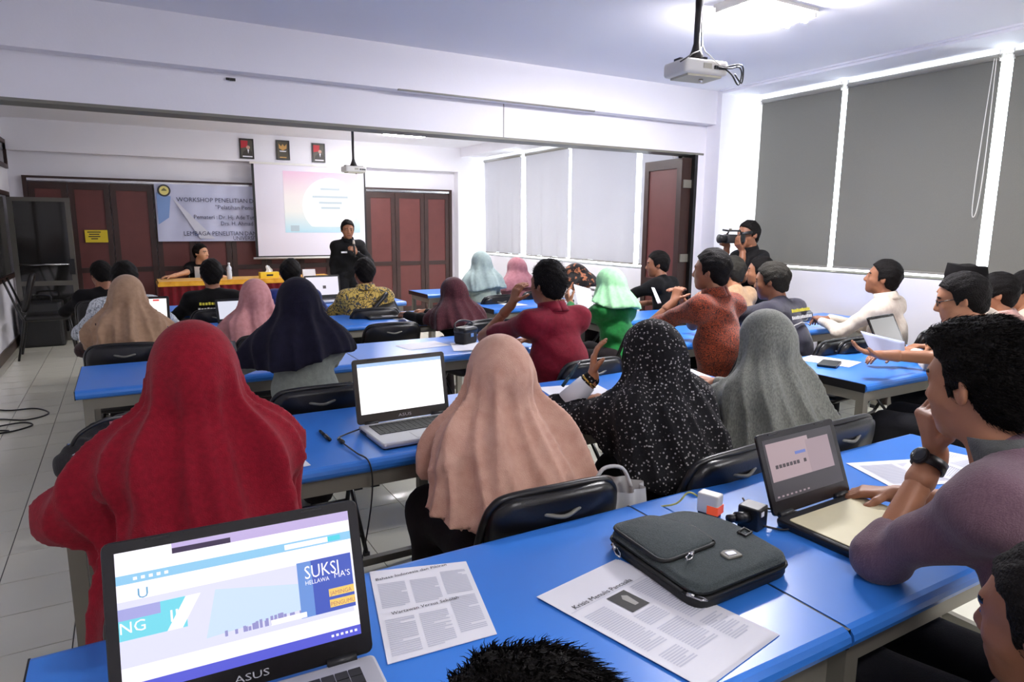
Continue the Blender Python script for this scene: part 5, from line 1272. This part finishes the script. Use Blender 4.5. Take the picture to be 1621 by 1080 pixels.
def peci(I):
    Rh, Hc = I['Rh'], I['Hc']
    m = MB(); n = 28; rings = [(.088, .107, .035), (.086, .106, .08), (.078, .097, .128), (.06, .08, .124)]
    vs = []
    for rx, ry, z in rings:
        for k_ in range(n):
            a = 2*PI*k_/n; vs.append(tuple(Rh @ V3(rx*math.cos(a), -.016+ry*math.sin(a), z+(.015 if math.sin(a) > 0 and z > .1 else 0)*math.sin(a))+Hc))
    fs = [(r*n+i, r*n+(i+1) % n, (r+1)*n+(i+1) % n, (r+1)*n+i) for r in range(3) for i in range(n)]+[tuple(range(3*n, 4*n))]
    m.add(vs, fs); m.build('cap', mat('black_velvet', rgb(14, 12, 13), .85, spec=.1), I['e'], True)
person('man wearing a black felt cap by the window', (4.14, 2.04, 1.325), 12, 18, hyaw=10, shirt=SH['white'], hair=dict(), skin='a', hh=.011, extra=peci, arms={})
person('man in a pale pink shirt behind the man with glasses', (4.62, 2.08, 1.265), 14, 14, hyaw=14, shirt=SH['pinkm'], hair=dict(), skin='a', hh=.009, arms={}, collar=SH['pinkm'])
person('man in a white shirt farthest along the window side row', (5.12, 2.14, 1.26), 14, 8, hyaw=14, shirt=SH['white'], hair=dict(), skin='a', hh=.01, arms={})
# ---- cameraman
cm = person('man in a black polo shirt standing by the window filming with a video camera', (5.02, 4.36, 1.59), 76, 2, hyaw=6, hpitch=4, shirt=SH['black'], sleeve='short', hair=dict(top=.018, grow=.010), skin='b', hh=.007, h=.015, standing=True, collar=SH['black'],
       arms=dict(L=dict(w=(4.84, 4.25, 1.31), d=(-.6, .1, .6), n=(.2, .2, .8), curl=40, pole=(-.3, -.2, -1)), R=dict(w=(4.80, 4.40, 1.36), d=(-.8, 0, .3), n=(0, -1, 0), curl=50, pole=(.3, -.2, -1))))
e = empty('video_camera', (4.80, 4.32, 1.415), R(76), 'black shoulder video camera raised to the eye of the cameraman', 'camera'); e.scale = (.72,)*3
MB().prism(rrect(-.06, .06, -.13, .13, .02, 3), -.055, .055, .012).build('camera_body', M_blackp, e, True)
MB().lathe([(.045, 0), (.05, .06), (.056, .10), (.05, .105)], 16, M=lookM((0, .12, .0), (1, 0, 0), (0, 0, 1)) @ Matrix.Rotation(PI, 4, 'X')).build('lens_hood', M_blackp, e, True)
MB().tube([(0, -.1, .055), (0, -.08, .10), (0, .08, .10), (0, .1, .055)], .012, 8).build('top_handle', M_blackp, e, True)
MB().tube([(.0, .09, .10), (.0, .17, .11)], .012, 10).build('shotgun_microphone', M_blackp, e, True)
MB().lathe([(.016, 0), (.02, .02), (.016, .024)], 12, c=(0, .06, .105)).build('microphone_clamp', M_grey, e, True)
MB().tube([(.0, -.10, .06), (.0, -.20, .075), (.0, -.25, .08)], .018, 10, r1=.026).build('viewfinder', M_blackp, e, True)
MB().box(.06, .075, -.06, .08, -.03, .04).build('side_screen', M_lidb, e)

# ---- people at the nearest table
def watch(I):
    A = I['A']['L']; d = unit(A['W']-A['E']); c = A['W']-d*.035; x = unit(np.cross(d, (0, 0, 1))); y = np.cross(d, x)
    m = MB(); m.tube([tuple(c-d*.012), tuple(c+d*.012)], .0325, 22, caps=False); o = m.build('watch_strap', M_blackp, I['e'], True); md = o.modifiers.new('thick', 'SOLIDIFY'); md.thickness = .004
    f = unit(V3(-.75, .25, .35)-d*(V3(-.75, .25, .35) @ d)); fx = np.cross(d, f)
    MB().lathe([(.019, 0), (.021, .004), (.021, .009), (.018, .011)], 20, M=lookM(tuple(c+f*.031), tuple(fx), tuple(np.cross(f, fx)))).build('watch_case', M_blackm, I['e'], True)
    MB().lathe([(.017, .011), (.016, .012)], 20, M=lookM(tuple(c+f*.031), tuple(fx), tuple(np.cross(f, fx)))).build('watch_face', mat('watch_dial', rgb(40, 42, 46), .15), I['e'], True)
M_greyc = fabric('grey_collar', rgb(96, 98, 96), rgb(80, 82, 80))
man1 = person('man in a purple striped shirt resting his chin on his fist', (1.50, .68, 1.345), 6, 22, hyaw=-15, hpitch=8, shirt=SH['purple'], sleeve='roll', hair=dict(top=.022, grow=.010, n=14000, L=.015, back=1.1, quiff=.010), skin='a', hh=.0042, h=.011, extra=watch, collar=M_greyc,
       arms=dict(L=dict(e=(1.40, .79, .80), w=(1.58, .79, 1.015), d=(-.26, .18, .9), n=(.80, -.50, .15), curl=74, thumb=1.0, hs=1.1), R=dict(w=(1.78, .98, .80))))
person('person with short dark hair beside the watch wearer, only temple and ear showing', (1.165, .385, 1.07), 8, 38, hyaw=-14, hpitch=8, shirt=SH['dark'], hair=dict(top=.016, grow=.010, n=6000, L=.012, back=1.1), skin='b', hh=.005, arms=dict(L=dict(l=(-.15, .25, .66)), R=dict(l=(.15, .25, .66))))
person('person with tousled dark hair sitting below the newspaper copies', (.25, .40, 1.178), 0, 30, hpitch=8, shirt=SH['dark'], hair=dict(top=.024, grow=.016, n=16000, L=.018, back=.6), skin='b', hh=.005, arms=dict(L=dict(l=(-.15, .2, .66)), R=dict(l=(.15, .2, .66))))

# extra seats without a sitter
chair(1.62, 4.72, R(-3), 'empty black folding chair behind the maroon hijab table')
chair(3.95, 2.74, R(6), 'empty black folding chair behind the held sheet')

# held sheets
e = empty('held_sheet', (3.335, 2.03, .93), 0, 'bluish sheet held up by the man with glasses', 'paper')
a, b, c, d = at(1362, 524, Y=2.08), at(1432, 541, Y=2.06), at(1432, 573, Y=2.0), at(1378, 556, Y=2.02); o = Vector((3.335, 2.03, .93))
m = MB(); m.grid(lambda u_, v: tuple(((a*(1-u_)+b*u_)*(1-v)+(d*(1-u_)+c*u_)*v)-o+Vector((0, .015*math.sin(u_*PI), 0))), 8, 6); ob = m.build('paper_sheet', mat('bluish_paper', rgb(196, 204, 236), .7), e, True); md = ob.modifiers.new('thick', 'SOLIDIFY'); md.thickness = .001
e = empty('held_sheet', (2.98, 4.36, .98), 0, 'white printed sheet with small picture held by the woman in green', 'paper')
a, b, c, d = at(908, 450, Y=4.5), at(935, 458, Y=4.45), at(940, 486, Y=4.35), at(915, 486, Y=4.38); o = Vector((2.98, 4.36, .98))
m = MB(); m.grid(lambda u_, v: tuple(((a*(1-u_)+b*u_)*(1-v)+(d*(1-u_)+c*u_)*v)-o), 6, 6); ob = m.build('paper_sheet', M_paper, e, True); md = ob.modifiers.new('thick', 'SOLIDIFY'); md.thickness = .001
e = empty('held_sheet', (3.0, 3.45, 1.0), 0, 'narrow white sheet held edge on beside the orange batik man', 'paper')
a, b, c, d = at(1031, 455, Y=3.3), at(1036, 456, Y=3.4), at(1047, 480, Y=3.3), at(1041, 481, Y=3.2); o = Vector((3.0, 3.45, 1.0))
m = MB(); m.grid(lambda u_, v: tuple(((a*(1-u_)+b*u_)*(1-v)+(d*(1-u_)+c*u_)*v)-o), 6, 6); ob = m.build('paper_sheet', M_paper, e, True); md = ob.modifiers.new('thick', 'SOLIDIFY'); md.thickness = .001

# black handbag on the left end of the second table row
e = empty('handbag', (-.10, 2.46, .7505), R(24), 'soft black handbag slumped on the table end beside the crimson hijab', 'handbag')
e.scale = (.68, .68, .72)
F = Field((-.30, -.26, -.02), (.30, .26, .26), .01)
F.cap((-.12, -.08, .07), (.14, .06, .09), .09, .10, .06); F.ell((-.17, -.10, .06), (.10, .10, .07), .05); F.ell((.05, .02, .12), (.16, .10, .07), .05)
F.V = (F.V+.006*np.sin(60*F.ax[0][:, None, None]+20*F.ax[1][None, :, None])*np.sin(50*F.ax[2][None, None, :]+30*F.ax[0][:, None, None])).astype(np.float32)
F.V = np.maximum(F.V, -F.ax[2][None, None, :]).astype(np.float32)
np_mesh('bag_body', [F.mesh()], [mat('black_cloth', rgb(16, 15, 16), .7, bump=.3, bscale=120)], e)
MB().tube(arc([(-.20, -.1, .12), (-.16, -.12, .19), (-.05, -.1, .22), (.06, -.06, .2), (.1, -.03, .16)], 6), .009, 6).build('strap', M_blackp, e, True)
MB().tube(arc([(-.22, -.13, .1), (-.17, -.18, .14), (-.1, -.17, .16), (-.05, -.13, .17)], 6), .004, 6).build('zip', M_chrome, e, True)
MB().box(.0, .07, -.10, -.04, .17, .21).build('pink_pouch', mat('pink_pouch', rgb(210, 120, 130), .6), e)

# white pleated cloth bag hanging between two chairs
o = at(968, 792, Y=1.50); e = empty('cloth_bag', (o.x, o.y, 0), R(-20), 'white pleated cloth bag standing between the beige and dotted women', 'bag')
m = MB(); m.grid(lambda u, v: ((.09+.03*math.sin(v*3))*math.cos(2*PI*u)*(1+.12*math.sin(u*2*PI*9)), (.05+.02*v)*math.sin(2*PI*u)*(1+.12*math.sin(u*2*PI*9)), .02+v*(o.z+.03)), 72, 8); m.build('bag_body', mat('white_cloth', rgb(206, 206, 204), .8), e, True)
MB().tube(arc([(-.06, 0, o.z+.04), (-.03, 0, o.z+.10), (.03, 0, o.z+.10), (.06, 0, o.z+.04)], 5), .006, 6).build('handle', mat('white_cloth', rgb(206, 206, 204), .8), e, True)
MB().prism(rrect(-.09, .09, -.05, .05, .04, 4), 0, .025, .004).build('bag_base', mat('white_cloth', rgb(206, 206, 204), .8), e, True)

# small black camera bag on the table of the man in dark red
e = empty('camera_bag', (1.90, 3.92, .7505), R(25), 'small black camera bag with strap on the table of the dark red shirt man', 'bag')
MB().prism(rrect(-.07, .07, -.05, .05, .02, 4), 0, .10, .02).build('bag_body', mat('black_cloth', rgb(16, 15, 16), .7), e, True)
MB().prism(rrect(-.073, .073, -.053, .053, .02, 4), .07, .112, .015).build('flap', M_blackp, e, True)
MB().tube(arc([(-.07, 0, .09), (-.09, .02, .13), (0, .04, .15), (.09, .02, .13), (.07, 0, .09)], 5), .006, 6).build('strap', M_blackp, e, True)
MB().box(-.015, .015, -.056, -.05, .05, .075).build('buckle', M_chrome, e)
